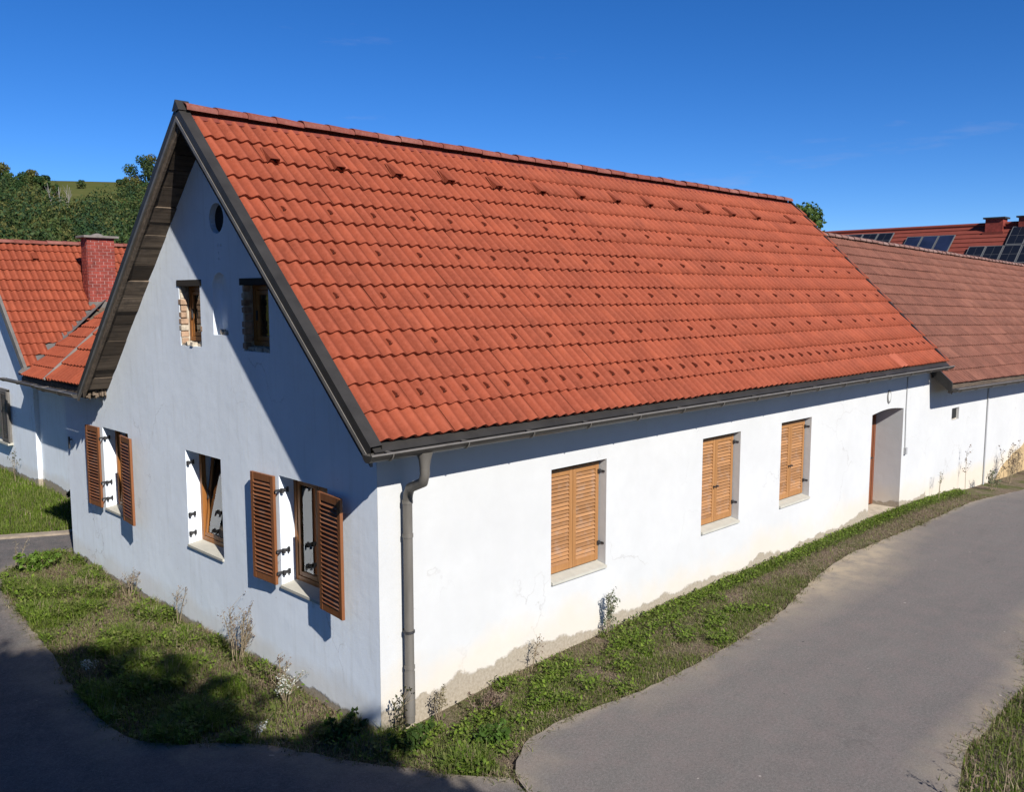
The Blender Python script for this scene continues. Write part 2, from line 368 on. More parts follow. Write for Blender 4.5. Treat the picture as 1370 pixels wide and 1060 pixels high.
def boolean(mb, cutters, name, m, parent, label=None):
    """a wall solid with openings cut through it"""
    base = bpy.data.objects.new(name, mb.mesh(name, m)); COL.objects.link(base)
    cm = MB()
    for k in cutters: cm.add(k.v, k.f)
    tmp = bpy.data.objects.new('cut', cm.mesh('cut')); COL.objects.link(tmp)
    bm = bmesh.new(); bm.from_mesh(tmp.data); bmesh.ops.recalc_face_normals(bm, faces=bm.faces); bm.to_mesh(tmp.data); bm.free()
    bm = bmesh.new(); bm.from_mesh(base.data); bmesh.ops.recalc_face_normals(bm, faces=bm.faces); bm.to_mesh(base.data); bm.free()
    md = base.modifiers.new('b', 'BOOLEAN'); md.operation = 'DIFFERENCE'; md.object = tmp; md.solver = 'EXACT'; md.use_self = True
    dg = bpy.context.evaluated_depsgraph_get()
    me = bpy.data.meshes.new_from_object(base.evaluated_get(dg)); me.name = name
    bpy.data.objects.remove(base); bpy.data.objects.remove(tmp)
    o = bpy.data.objects.new(name, me); link(o, parent, (0,0,0)); return tag(o, label)
def cbox(*a): return MB().box(*a)

# ------------------------------------------------------------------ ground heights
def ss(x, a, b):
    t = min(1, max(0, (x-a)/(b-a))); return t*t*(3-2*t)
def gz(x, y):
    z = -0.12*ss(y, -0.6, 1.6)*(1-ss(x, 1.5, 4)) - 0.09*ss(y, 8, 13)*(1-ss(x, 6, 9)) - 0.38*ss(x, 12, 22)
    z -= 0.16*math.exp(-((x-0.15)/1.15)**2-((y+0.05)/0.85)**2)
    d = math.hypot(x-5, y-5)
    az = math.degrees(math.atan2(y+7.1, x+5.16))
    # hill rising behind the houses on the left
    h = min(1.0, max(0.0, (d-110)/320))**1.08*(58 + (67-az)*0.55)*ss(az, 28, 58)*(1-ss(az, 100, 135))
    return z + h

# terrain: one sheet out to the horizon, finer close by
def axis():
    a = [-2000, -1200, -700, -400, -300, -230]; a += list(np.arange(-180, -20, 12)); a += list(np.arange(-20, 34, 0.75))
    a += list(np.arange(34, 330, 8)); a += [360, 420, 520, 700, 1200, 2000]; return a
ax_ = axis(); ay_ = axis(); n_ = len(ay_)
tv = []
for x in ax_:
    for y in ay_:
        z = gz(x, y)
        if math.hypot(x, y) < 40: z += 0.018*math.sin(x*3.1+y*1.7)*math.sin(y*2.3-x*1.1) - 0.02
        else: z -= 0.02
        tv.append((x, y, z))
tf = [(i*n_+j, (i+1)*n_+j, (i+1)*n_+j+1, i*n_+j+1) for i in range(len(ax_)-1) for j in range(n_-1)]
near_f = [f for f in tf if all(math.hypot(tv[i][0]-5, tv[i][1]-5) < 60 for i in f)]
far_f = [f for f in tf if f not in set(near_f)]
def sub_mesh(name, fs, m, label=None):
    ids = sorted({i for f in fs for i in f}); mp = {i: k for k, i in enumerate(ids)}
    mb = MB(); mb.add([tv[i] for i in ids], [tuple(mp[i] for i in f) for f in fs], True)
    o = bpy.data.objects.new(name, mb.mesh(name, m)); link(o, None, (0,0,0)); o['kind'] = 'structure'; return o
sub_mesh('ground', near_f, M['ground']); sub_mesh('hill', far_f, M['meadow'])

def smooth_line(pts, step, jit, seed):
    rr = random.Random(seed); P = [Vector(p) for p in pts]; out = []
    for i in range(len(P)-1):
        p0 = P[max(i-1, 0)]; p1 = P[i]; p2 = P[i+1]; p3 = P[min(i+2, len(P)-1)]
        k = max(1, int((p2-p1).length/step))
        for j in range(k):
            t = j/k
            q = 0.5*((2*p1) + (p2-p0)*t + (2*p0-5*p1+4*p2-p3)*t*t + (3*p1-p0-3*p2+p3)*t**3)
            out.append(q + Vector((rr.uniform(-jit, jit), rr.uniform(-jit, jit))))
    out.append(P[-1]); return out
def sheet(name, poly, zoff, m, cell, dustf=None, skirt=0.07):
    bm = bmesh.new(); vs_ = [bm.verts.new((p[0], p[1], 0)) for p in poly]; bm.faces.new(vs_)
    xs = [p[0] for p in poly]; ys = [p[1] for p in poly]
    def cut(a, co, no):
        bmesh.ops.bisect_plane(bm, geom=bm.verts[:]+bm.edges[:]+bm.faces[:], plane_co=co, plane_no=no, dist=1e-5)
    x = min(xs)+cell
    while x < max(xs): cut(0, (x,0,0), (1,0,0)); x += cell
    y = min(ys)+cell
    while y < max(ys): cut(1, (0,y,0), (0,1,0)); y += cell
    be = [e for e in bm.edges if e.is_boundary]
    r = bmesh.ops.extrude_edge_only(bm, edges=be)
    low = {v for v in r['geom'] if isinstance(v, bmesh.types.BMVert)}
    for v in bm.verts: v.co.z = gz(v.co.x, v.co.y) + zoff - (skirt if v in low else 0)
    bmesh.ops.recalc_face_normals(bm, faces=bm.faces)
    me = bpy.data.meshes.new(name); bm.to_mesh(me); bm.free(); me.materials.append(m)
    if sum(p.normal.z for p in me.polygons) < 0: me.flip_normals()
    if dustf:
        a = me.attributes.new('dust', 'FLOAT', 'POINT')
        a.data.foreach_set('value', [dustf(v.co.x, v.co.y) for v in me.vertices])
    o = bpy.data.objects.new(name, me); link(o, None, (0,0,0)); o['kind'] = 'structure'; return o

ROAD_L = [(0.05,-2.3),(0.22,-1.77),(0.58,-1.42),(1.25,-1.27),(2.5,-1.44),(3.98,-1.47),(5.98,-1.30),(7.1,-1.05),(9.2,-0.78),(12.5,-0.88),(15.2,-0.80),(18,-0.98),(24,-1.3),(40,-2.2),(70,-5)]
ROAD_R = [(70,-9.5),(40,-6.2),(20,-4.7),(12,-4.15),(9,-3.95),(7.57,-4.05),(5.6,-4.38),(4.42,-4.43),(3.65,-4.42),(2.94,-4.62),(1.5,-5.2),(0,-6.3),(-2,-8.5)]
RL = smooth_line(ROAD_L, 0.16, 0.02, 1); RR = smooth_line(ROAD_R, 0.25, 0.025, 2)
def dist_line(x, y, L):
    return min(math.hypot(x-p[0], y-p[1]) for p in L)
def road_dust(x, y):
    if x > 32: return 0.0
    d = dist_line(x, y, RL); e = 0.55*max(0, 1-d/0.16)
    b = max(0, 1-d/(0.25+0.75*math.exp(-((x-8.6)/2.3)**2)))*math.exp(-((x-8.6)/2.6)**2)
    d2 = dist_line(x, y, RR); e2 = 0.6*max(0, 1-d2/0.30)
    return min(1.0, max(e, 1.35*b, e2))
sheet('road', [tuple(p) for p in RL] + [tuple(p) for p in RR] + [(-2.6,-8.0), (-1.2,-4.2)], 0.030, M['road'], 0.5, road_dust)
V_OUT = [(0.22,-1.70),(-0.10,-1.25),(-0.42,-0.55),(-0.80,0.28),(-1.30,0.95),(-1.78,1.50),(-1.95,2.3),(-1.88,3.3),(-1.66,5.1),(-1.45,7.4),(-1.15,8.6),(-0.62,9.15),(0.3,9.25),(1.7,9.2)]
VO = smooth_line(V_OUT, 0.16, 0.03, 3)
lane_poly = [tuple(p) for p in VO] + [(1.65,10.45),(0.5,10.5),(-0.7,11.2),(-2,11.9),(-6,13.5),(-9,8),(-8,-6),(-3.6,-9),(-2.63,-8.05),(-1.23,-4.2),(0.02,-2.3)]
sheet('lane', lane_poly, 0.024, M['lane'], 0.6, lambda x, y: 0.55*max(0, 1-dist_line(x, y, VO)/0.22))
# pale kerb strip beyond the lane, at the foot of the yard
ks = smooth_line([(-6,13.62),(-2,12.02),(-0.7,11.32),(0.5,10.62),(1.65,10.57)], 0.2, 0.02, 4)
sheet('yard_kerb', [tuple(p) for p in ks] + [(1.65,10.78),(0.5,10.84),(-0.7,11.54),(-2,12.26),(-6,13.85)], 0.05, simple('pale_kerb', (0.27,0.22,0.17), 0.95, 0.2, 6, 0, 0.4), 0.6)

# ------------------------------------------------------------------ roof tile meshes
TW, TE = 0.314, 0.3555
def wave(u):  # u in tiles, two rolls per tile
    f = (u*2) % 1.0
    return 0.040*(0.5+0.5*math.cos(2*math.pi*(f-0.5)))
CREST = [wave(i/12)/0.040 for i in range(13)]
def tile_geo(w, l, tilt=0.034, lip=0.030, seg=6, over=0.05):
    us = [i/(2*seg) for i in range(2*seg+1)]
    top0 = [(u*w, 0.0, tilt+wave(u)) for u in us]; top1 = [(u*w, l+over, wave(u)-0.004) for u in us]
    low = [(u*w, 0.004, tilt+wave(u)-lip) for u in us]
    n = len(us); vs_ = top0+top1+low
    fs = [(i, i+1, n+i+1, n+i) for i in range(n-1)] + [(2*n+i, 2*n+i+1, i+1, i) for i in range(n-1)]
    return vs_, fs
def tile_mesh(name, w, l, m, **kw):
    vs_, fs = tile_geo(w, l, **kw); me = bpy.data.meshes.new(name)
    k = len(fs)//2; n = len(vs_)//3
    # split the lip vertices off the top so that the lower edge stays crisp
    vs2 = vs_ + vs_[:n]
    fs2 = fs[:k] + [(2*n+i, 2*n+i+1, 3*n+i+1, 3*n+i) for i in range(n-1)]
    me.from_pydata(vs2, [], fs2); me.polygons.foreach_set('use_smooth', [True]*len(fs2)); me.materials.append(m); me.update()
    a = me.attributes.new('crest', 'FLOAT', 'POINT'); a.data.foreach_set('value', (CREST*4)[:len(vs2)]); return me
class Slope:
    """roof plane: origin at the eave, u along the eave, s up the slope"""
    def __init__(s, origin, udir, sdir):
        s.o = Vector(origin); s.u = Vector(udir).normalized(); s.s = Vector(sdir).normalized(); s.n = s.u.cross(s.s)
        s.m = Matrix((s.u, s.s, s.n)).transposed(); s.e = s.m.to_euler()
    def at(s, u, v, h=0): return s.o + s.u*u + s.s*v + s.n*h
def lay_tiles(sl, u0, ncols, nrows, tw, te, m, m_far, parent, keep=lambda p: True, limit=300, jitter=1.1, zfun=None, first_row=0):
    me = tile_mesh('roof_tile', tw, te, m); spots = []
    for r in range(first_row, nrows):
        for c in range(ncols):
            p = sl.at(u0+c*tw, r*te)
            if zfun: p = p + Vector((0,0,zfun(p)))
            mid = p + sl.u*tw/2 + sl.s*te/2
            if keep(mid): spots.append((p, (mid-CAMLOC).length))
    order = sorted(range(len(spots)), key=lambda i: spots[i][1]); rr = random.Random(5)
    far = []
    for k, i in enumerate(order):
        p = spots[i][0]
        rot = Matrix.Rotation(R(rr.gauss(0, jitter*0.35)), 3, 'Z') @ Matrix.Rotation(R(rr.gauss(0, jitter*0.25)), 3, 'Y')
        p = p + sl.n*rr.uniform(-0.003, 0.004) + sl.s*rr.gauss(0, 0.003)
        mm = sl.m @ rot
        if k < limit: inst('roof_tile', me, parent, p, mm.to_euler())
        else: far.append((p, mm))
    if far:
        vs_, fs = tile_geo(tw, te); mb = MB(); tint = []
        for p, mm in far:
            mb.add([p + mm @ Vector(v) for v in vs_], fs, True); tint += [rr.random()]*len(vs_)
        c = mb.center(); me2 = mb.mesh('roof_tile', m_far, c)
        a = me2.attributes.new('tint', 'FLOAT', 'POINT'); a.data.foreach_set('value', tint)
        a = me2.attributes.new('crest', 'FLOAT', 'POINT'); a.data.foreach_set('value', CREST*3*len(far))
        o = bpy.data.objects.new('distant_roof_tiles', me2); link(o, parent, c); o['kind'] = 'stuff'
def ridge_tiles(p0, p1, n, m, parent, rad=0.105, flat=0.7):
    p0, p1 = Vector(p0), Vector(p1); d = (p1-p0)/n; L = d.length; k = 8
    vs_ = []; fs = []
    for e, (t, rr_) in enumerate(((0, 1.10), (0.86, 0.98), (1.06, 0.94))):
        for i in range(k+1):
            a = math.pi*(i/k)*1.16 - 0.08*math.pi
            vs_.append((t*L, -math.cos(a)*rad*rr_*1.18, math.sin(a)*rad*rr_*flat))
    for e in range(2):
        for i in range(k): fs.append((e*(k+1)+i, (e+1)*(k+1)+i, (e+1)*(k+1)+i+1, e*(k+1)+i+1))
    o = len(vs_)
    for i in range(k+1):
        v = vs_[i]; vs_.append((v[0]+0.004, v[1]*0.86, v[2]*0.86-0.004))
    for i in range(k): fs.append((o+i, i, i+1, o+i+1))
    me = bpy.data.meshes.new('ridge_tile'); me.from_pydata(vs_, [], fs)
    me.polygons.foreach_set('use_smooth', [True]*16+[False]*8); me.materials.append(m); me.update()
    base = d.to_track_quat('X', 'Z').to_matrix(); rr_ = random.Random(3)
    for i in range(n):
        rot = base @ Matrix.Rotation(R(rr_.gauss(0, 1.0)), 3, 'X') @ Matrix.Rotation(R(rr_.gauss(0, 0.5)), 3, 'Y')
        inst('ridge_tile', me, parent, p0+d*i+Vector((0,0,rr_.uniform(-0.006,0.006))), rot.to_euler())

# ================================================================== MAIN HOUSE
TH = math.atan(0.965)
XO, LR, YE, YR, ZR = -0.35, 14.40, -0.36, 3.35, 6.57
ZE = ZR - (YR-YE)*0.965                       # tile plane at the eave edge
house = thing('farmhouse', 'long white farmhouse with steep orange tiled roof and brown louvred shutters beside the road', 'house', (7.2, 3.4, 0))
WT = 0.50
GW = [(6.22,7.22,1.03,2.33),(3.30,4.30,1.03,2.33),(0.89,1.89,1.03,2.33)]
UW = [(3.69,4.29,3.73,4.54),(2.00,2.60,3.73,4.54)]
SW = [(2.566,3.615,0.90,2.30),(5.832,6.881,0.90,2.30),(8.152,9.200,0.90,2.30)]
DX0, DX1, DZ = 11.69, 13.20, 2.09
def zin(y): return ZR-abs(YR-y)*0.965-0.16      # underside of the roof deck
gp = [(0,0,-0.6),(0,8.85,-0.6),(0,8.85,2.95),(0,7.1,2.95),(0,6.9,zin(6.9)),(0,YR,zin(YR)),(0,0.02,zin(0.02)),(0,0,zin(0))]
gable = MB().prism(gp, (WT,0,0))
cuts = [cbox(-0.2,0.9,a,b,c,d) for a,b,c,d in GW] + [cbox(-0.2,0.9,a,b,c,d) for a,b,c,d in UW]
def arch(y0, y1, z0, z1, x0, x1, n=10):
    r = (y1-y0)/2; pts = [(x0,y0,z0),(x0,y1,z0)] + [(x0,(y0+y1)/2+r*math.cos(math.pi*i/n), z1-r+r*math.sin(math.pi*i/n)) for i in range(n+1)]
    return MB().prism(pts, (x1-x0,0,0))
cuts.append(arch(2.97,3.35,3.90,4.665,-0.2,0.11))                                     # niche
cuts.append(MB().prism([(-0.2,3.18+0.185*math.cos(2*math.pi*i/20),5.316+0.185*math.sin(2*math.pi*i/20)) for i in range(20)], (0.42,0,0)))
for (yy, zz) in ((3.16,4.99),(3.08,4.99),(3.16,4.90),(3.15,4.83)):
    cuts.append(cbox(-0.2,0.06,yy-0.012,yy+0.012,zz-0.014,zz+0.014))
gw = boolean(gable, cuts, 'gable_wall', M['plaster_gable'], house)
st = MB().prism([(WT,0,-0.9),(14.62,0,-0.9),(14.62,0,zin(0)),(WT,0,zin(0))], (0,0.62,0))
scuts = [cbox(a,b,-0.2,0.9,c,d) for a,b,c,d in SW]
dp = [(DX0,-0.2,-0.03),(DX1,-0.2,-0.03)] + [(DX1-(DX1-DX0)*i/10,-0.2,DZ+0.055*math.sin(math.pi*i/10)) for i in range(11)]
scuts.append(MB().prism(dp, (0,1.0,0)))
boolean(st, scuts, 'street_wall', M['plaster'], house)
# the corner strip of the street front (returns the street render round to the gable)
part('corner_strip', MB().box(0.0,WT,-0.004,0.0,-0.6,zin(0)-0.01), M['plaster'], house)
part('rear_wall', MB().prism([(WT,7.0,-0.6),(14.62,7.0,-0.6),(14.62,7.0,2.75),(WT,7.0,2.75)], (0,0.3,0)), M['plaster'], house)
part('end_wall', MB().prism([(14.32,0.62,-0.9),(14.32,7.0,-0.9),(14.32,6.9,zin(6.9)),(14.32,YR,zin(YR)),(14.32,0.62,zin(0.62))], (0.3,0,0)), M['plaster'], house)
part('floor', MB().box(WT,14.3,0.62,7.0,-0.2,-0.1), M['dark'], house)

# roof: decking with tiles, ridge, hooks and vent tiles on it
sl = Slope((0,YE,ZE), (1,0,0), (0,math.cos(TH),math.sin(TH)))
deck = MB()
zt = lambda y, o: ZR-abs(YR-y)*0.965+o
for (ya, yb) in ((YE+0.02,YR),(YR,7.06)):
    a, b = zt(ya,-0.035), zt(yb,-0.035)
    deck.prism([(XO+0.03,ya,a),(XO+0.03,yb,b),(XO+0.03,yb,b-0.09),(XO+0.03,ya,a-0.09)], (LR-XO-0.06,0,0))
roof = part('roof', deck, M['oldwood'], house)
part('rear_covering', MB().prism([(XO+0.04,YR,zt(YR,0.03)),(XO+0.04,7.12,zt(7.12,0.03)),(XO+0.04,7.12,zt(7.12,-0.03)),(XO+0.04,YR,zt(YR,-0.03))], (LR-XO-0.08,0,0)), M['far_tile'], roof)
U0 = -0.235; NC = int(round((LR-U0)/TW))
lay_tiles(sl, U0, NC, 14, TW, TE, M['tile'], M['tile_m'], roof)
top_s = 14*TE; Lsl = (YR-YE)/math.cos(TH)
part('ridge_course', MB().prism([sl.at(U0,top_s,0.02),sl.at(U0,Lsl-0.02,0.0),sl.at(U0,Lsl-0.02,-0.03),sl.at(U0,top_s,-0.03)], (LR-U0,0,0)), M['far_tile'], roof)
ridge_tiles((U0-0.06,YR,ZR+0.015), (LR-0.02,YR,ZR+0.015), 37, M['ridge'], roof)
# snow hooks: small arched tile noses
hb = MB()
prof = [(0,0,-0.01),(0,0.0,0.030),(0,0.02,0.034),(0,0.085,0.006),(0,0.10,-0.01)]
hb.prism([(-0.010,p[1],p[2]) for p in prof], (0.020,0,0)).box(-0.017,-0.0105,0.004,0.016,-0.01,0.020)
hook_me = hb.mesh('snow_guard', M['tile']); hook_me.materials.append(simple('hook_shade', (0.09, 0.026, 0.016), 0.9, 0.1, 6, 0, 0))  # dark box beside each hook is its shadow painted in
for p_ in list(hook_me.polygons)[-6:]: p_.material_index = 1
def hook(u, row): inst('snow_guard', hook_me, roof, sl.at(u, row*TE+0.155, 0.035), sl.e)
for u in np.arange(U0+1.58*TW, LR-0.3, 2*TW): hook(u, 9)
for u in np.arange(U0+2.58*TW, LR-0.3, 2*TW): hook(u, 7)
for u in np.arange(U0+1.58*TW, LR-0.3, 2*TW): hook(u, 5)
for u in np.arange(U0+2.58*TW, LR-0.3, 2*TW): hook(u, 3)
for u in np.arange(U0+1.58*TW, LR-0.2, TW): hook(u, 1)
# vent tiles near the ridge
vb = MB()
vp = [(-0.085,0.0,0.0),(-0.075,0.0,0.075),(0.075,0.0,0.075),(0.085,0.0,0.0)]
vb.add([(-0.10,0,0.0),(-0.08,0,0.085),(0.08,0,0.085),(0.10,0,0.0),(-0.07,0.30,0.0),(-0.05,0.29,0.012),(0.05,0.29,0.012),(0.07,0.30,0.0),
        (-0.075,0.012,0.0),(-0.062,0.012,0.066),(0.062,0.012,0.066),(0.075,0.012,0.0),(-0.05,0.22,0.0),(0.05,0.22,0.0)],
       [(0,4,5,1),(1,5,6,2),(2,6,7,3),(0,1,9,8),(1,2,10,9),(2,3,11,10),(8,9,12),(9,10,13,12),(10,11,13)])
vb.v = [Vector((v.x*0.8, v.y, v.z*0.8)) for v in vb.v]
vent_me = vb.mesh('vent_tile', M['tile'])
dk = MB().add([(-0.075,0.05,0.001),(0.075,0.05,0.001),(0.062,0.05,0.066),(-0.062,0.05,0.066)], [(0,1,2,3)])
vdark = dk.mesh('vent_opening', M['dark'])
for u in (0.50,1.44,2.37,3.30,4.25,5.21,6.16,7.10,8.04,8.96,9.89,10.84,11.82,13.35):
    v = inst('vent_tile', vent_me, roof, sl.at(u, 4.33-0.09, 0.045), sl.e)
odd = tile_mesh('roof_tile', TW, TE, simple('new_tile_red', (0.31,0.078,0.040), 0.7, 0.1, 6))
ot = inst('replacement_tile', odd, roof, sl.at(U0+39*TW, 0.0, 0.012), sl.e); ot['label'] = 'brighter replacement tile at the eave'

# verge: folded sheet metal on both slopes, board below
def verge(side):
    y0, y1 = (YE-0.06, YR) if side > 0 else (7.14, YR)
    a, b = zt(y0,0), zt(y1,0)
    top = MB()
    P = lambda x, h: [(x,y0,a+h),(x,y1,b+h)]
    w0, w1 = P(XO-0.02,0.050), P(XO+0.112,0.058); w2 = P(XO+0.112,0.0); w3 = P(XO-0.02,-0.075); w4 = P(XO,-0.075); w5 = P(XO,0.055); w6 = P(XO+0.115,0.055)
    vs_ = w0+w1+w2+w3+w4+w5
    top.add(vs_, [(0,2,3,1),(2,4,5,3),(0,1,7,6),(6,7,9,8)])
    part('verge_flashing', top, M['metal'], roof)
    lo = MB().prism([(XO-0.028,y0,a-0.08),(XO-0.028,y1,b-0.08),(XO-0.028,y1,b-0.135),(XO-0.028,y0,a-0.135)], (0.03,0,0))
    part('drip_edge', lo, M['edge'], roof)
    br = MB().prism([(XO+0.004,y0+0.16*side,a+0.135-0.10),(XO+0.004,y1,b-0.10),(XO+0.004,y1,b-0.225),(XO+0.004,y0+0.16*side,a+0.154-0.225)], (0.03,0,0))
    part('verge_board', br, M['oldwood'], roof)
verge(1); verge(-1)
part('apex_cap', MB().prism([(XO-0.03,YR-0.09,ZR-0.01),(XO-0.03,YR,ZR+0.115),(XO-0.03,YR+0.09,ZR-0.01),(XO-0.03,YR,ZR-0.03)], (0.17,0,0)), M['metal'], roof)
# right-hand (far) verge
part('end_flashing', MB().prism([(LR-0.02,YE,zt(YE,0.07)),(LR-0.02,YR,zt(YR,0.07)),(LR-0.02,YR,zt(YR,-0.14)),(LR-0.02,YE,zt(YE,-0.14))], (0.05,0,0)), M['metal'], roof)
# soffit boards under both verges
soff = part('soffit', MB().prism([(XO+0.03,6.98,zt(6.98,-0.127)),(XO+0.03,YR,zt(YR,-0.127)),(XO+0.03,YR,zt(YR,-0.133)),(XO+0.03,6.98,zt(6.98,-0.133))], (0.36,0,0)), M['dark'], house)
rr_ = random.Random(21)
for side in (1, -1):
    s0, Lr_ = 0.0, 3.6/math.cos(TH); sd = Vector((0, -side*math.cos(TH), -math.sin(TH))); nn = Vector((0, side*math.sin(TH), -math.cos(TH))) if side > 0 else Vector((0,-math.sin(TH),-math.cos(TH)))
    nrm = Vector((0, -side*math.sin(TH), -math.cos(TH)))*-1
    s_ = 0.05
    while s_ < 5.0:
        w = rr_.uniform(0.17, 0.36)
        if s_+w > 5.05: w = 5.05-s_
        c = Vector((XO+0.035+0.175, YR, ZR-0.005)) + Vector((0, (-side)*math.cos(TH), -math.sin(TH)))*(s_+w/2)
        dn = Vector((0, -(-side)*math.sin(TH)*-1, 0))
        down = Vector((0, side*math.sin(TH), -math.cos(TH)))
        c = c + down*(0.118 + rr_.uniform(0, 0.014))
        ex = Vector((1,0,0)); es = Vector((0, -side*math.cos(TH), -math.sin(TH))); en = ex.cross(es)
        mtx = Matrix((ex, es, en)).transposed() @ Matrix.Rotation(R(rr_.gauss(0, 1.4)), 3, 'X')
        part('plank', MB().obox(c, (0.172+rr_.uniform(-0.006,0.004), w/2-0.005, 0.011), mtx), M['oldwood'], soff)
        s_ += w
# torn end of the soffit at the left eave
frag = MB()
for i in range(14):
    x = XO+0.06+i*0.022; frag.obox((x, 6.98+rr_.uniform(-0.02,0.05), zt(6.98,-0.16)+rr_.uniform(-0.05,0.0)), (0.012,0.02,rr_.uniform(0.02,0.06)), Matrix.Rotation(rr_.uniform(-0.5,0.5),3,'X'))
part('splintered_board_end', frag, M['oldwood'], soff)

# eave, gutter and downpipe
part('eave_flashing', MB().prism([(XO+0.02,YE+0.10,ZE+0.075),(XO+0.02,YE-0.068,ZE-0.055),(XO+0.02,YE-0.068,ZE-0.065),(XO+0.02,YE+0.10,ZE+0.04)], (LR-XO-0.02,0,0)), M['metal'], house)
part('eave_board', MB().box(XO+0.04,LR,YE+0.02,YE+0.045,ZE-0.17,ZE-0.06), M['oldwood'], house)
part('eave_lining', MB().box(0.0,LR,YE+0.05,0.0,ZE-0.175,ZE-0.155), M['oldwood'], house)
def gutter(a, b, out, rad, parent, nm='gutter', m='gutter', brk=0.95):
    """half-round gutter from a to b, out = horizontal direction away from the wall"""
    a, b, out = Vector(a), Vector(b), Vector(out); mb = MB(); n = 10; vs_ = []
    for p in (a, b):
        for r in (rad, rad-0.006):
            for i in range(n+1):
                t = math.pi*i/n; vs_.append(p + out*(-math.cos(t)*r) + Vector((0,0,-math.sin(t)*r)))
    k = n+1
    for i in range(n):
        mb_f = [(i, i+1, 2*k+i+1, 2*k+i), (k+i+1, k+i, 3*k+i, 3*k+i+1)]
        mb.add([], []); mb.f += mb_f; mb.sm += [True, True]
    mb.v = vs_
    mb.f += [(0,2*k,3*k,k),(n,k+n,3*k+n,2*k+n)]; mb.sm += [False]*2
    for e in (0, 2*k):
        mb.f.append(tuple(e+i for i in range(n+1))); mb.sm.append(False)
    d = (b-a).normalized()
    gt = part(nm, mb, M[m], parent)
    bead = MB(); bead.tube([a+out*rad, b+out*rad], 0.011, 8); part('gutter_bead', bead, M['edge'], gt)
    L = (b-a).length; x = 0.25
    while x < L:
        p = a+d*x; q = MB()
        q.obox(p+Vector((0,0,0.004)), (0.013, rad*1.05, 0.004), Matrix((d, out, Vector((0,0,1)))).transposed())
        q.tube([p+out*(-math.cos(math.pi*i/8)*(rad+0.005))+Vector((0,0,-math.sin(math.pi*i/8)*(rad+0.005))) for i in range(9)], 0.007, 5)
        part('gutter_bracket', q, M['edge'], gt); x += brk
    return gt
GY, GZ = YE-0.112, ZE-0.068
gt = gutter((XO-0.10,GY,GZ), (LR-0.03,GY,GZ), (0,-1,0), 0.072, house)
pipe = MB()
pipe.tube([(0.23,GY,GZ-0.05),(0.23,GY,GZ-0.13),(0.23,GY,GZ-0.20)], [0.085,0.060,0.050], 14)
dp_ = part('downpipe', MB().tube([(0.23,GY,GZ-0.17),(0.235,GY+0.005,GZ-0.27),(0.25,GY+0.05,GZ-0.36),(0.285,-0.17,GZ-0.46),(0.305,-0.11,GZ-0.54),(0.31,-0.09,GZ-0.64),(0.31,-0.09,1.2),(0.31,-0.09,-0.05)], 0.050, 14), M['pipe'], house)
part('pipe_funnel', pipe, M['pipe'], dp_)
for z in (GZ-0.62, 1.95, 0.55): part('pipe_collar', MB().tube([(0.31,-0.09,z-0.018),(0.31,-0.09,z+0.018)], 0.056, 14), M['pipe'], dp_)
part('pipe_foot', MB().tube([(0.31,-0.09,0.50),(0.31,-0.09,0.02)], 0.0545, 14), M['pipe'], dp_)
part('pipe_clamp', MB().tube([(0.31,-0.09,0.92),(0.31,-0.09,0.945)], 0.060, 14).box(0.295,0.325,-0.06,0.0,0.92,0.945), M['iron'], dp_)

# ---- windows and shutters on the gable
def window_unit(parent, y0, y1, z0, z1, x, sashes, tilt=0.0, lite=None):
    fw_ = 0.062
    fr = MB(); fr.box(x,x+0.065,y0,y0+fw_,z0,z1).box(x,x+0.065,y1-fw_,y1,z0,z1).box(x,x+0.065,y0+fw_,y1-fw_,z1-fw_,z1).box(x,x+0.065,y0+fw_,y1-fw_,z0,z0+fw_)
    win = bevelled(part('window', fr, M['frame'], parent), 0.006)
    yi0, yi1 = y0+fw_+0.004, y1-fw_-0.004; n = sashes; w = (yi1-yi0)/n
    zi0, zi1 = z0+fw_+0.004, z1-fw_-0.004; sw = 0.052
    for k in range(n):
        a, b = yi0+k*w+0.002, yi0+(k+1)*w-0.002
        piv = Vector((x+0.03, 0, zi0))
        rot = Matrix.Rotation(tilt, 3, 'Y')
        def T(mb):
            mb.v = [piv + rot @ (v-piv) for v in mb.v]; return mb
        s_ = T(MB().box(x+0.008,x+0.055,a,a+sw,zi0,zi1).box(x+0.008,x+0.055,b-sw,b,zi0,zi1).box(x+0.008,x+0.055,a+sw,b-sw,zi1-sw,zi1).box(x+0.008,x+0.055,a+sw,b-sw,zi0,zi0+sw))
        so = bevelled(part('sash', s_, M['frame'], win), 0.005)
        part('pane', T(MB().box(x+0.028,x+0.034,a+sw-0.004,b-sw+0.004,zi0+sw-0.004,zi1-sw+0.004)), M['glass'], win)
        if k == 0: part('window_handle', T(MB().box(x-0.012,x+0.006,b-sw*0.75,b-sw*0.4,(zi0+zi1)/2-0.06,(zi0+zi1)/2+0.06)), M['iron'], win)
    return win
SH_ME = {}
def shutter_mesh(w, h, t, ms):
    key = (round(w,3), round(h,3), ms)
    if key not in SH_ME:
        st_, rl = 0.062, 0.085
        mb = MB().box(0,st_,-t/2,t/2,0,h).box(w-st_,w,-t/2,t/2,0,h).box(st_,w-st_,-t/2+0.003,t/2-0.003,0,rl).box(st_,w-st_,-t/2+0.003,t/2-0.003,h-rl,h)
        n = int((h-2*rl)/0.0475); pitch = (h-2*rl)/n
        ln = MB(); ang = R(58 if ms == 'shutter' else 42)
        ln.obox((w/2,0,0), (w/2-st_+0.002, 0.0265, 0.0045), Matrix.Rotation(ang, 3, 'X'))
        SH_ME[key] = (mb.mesh('shutter', M[ms]), ln.mesh('slat', M['slat' if ms == 'shutter' else 'slat_b']), n, pitch, rl)
    return SH_ME[key]
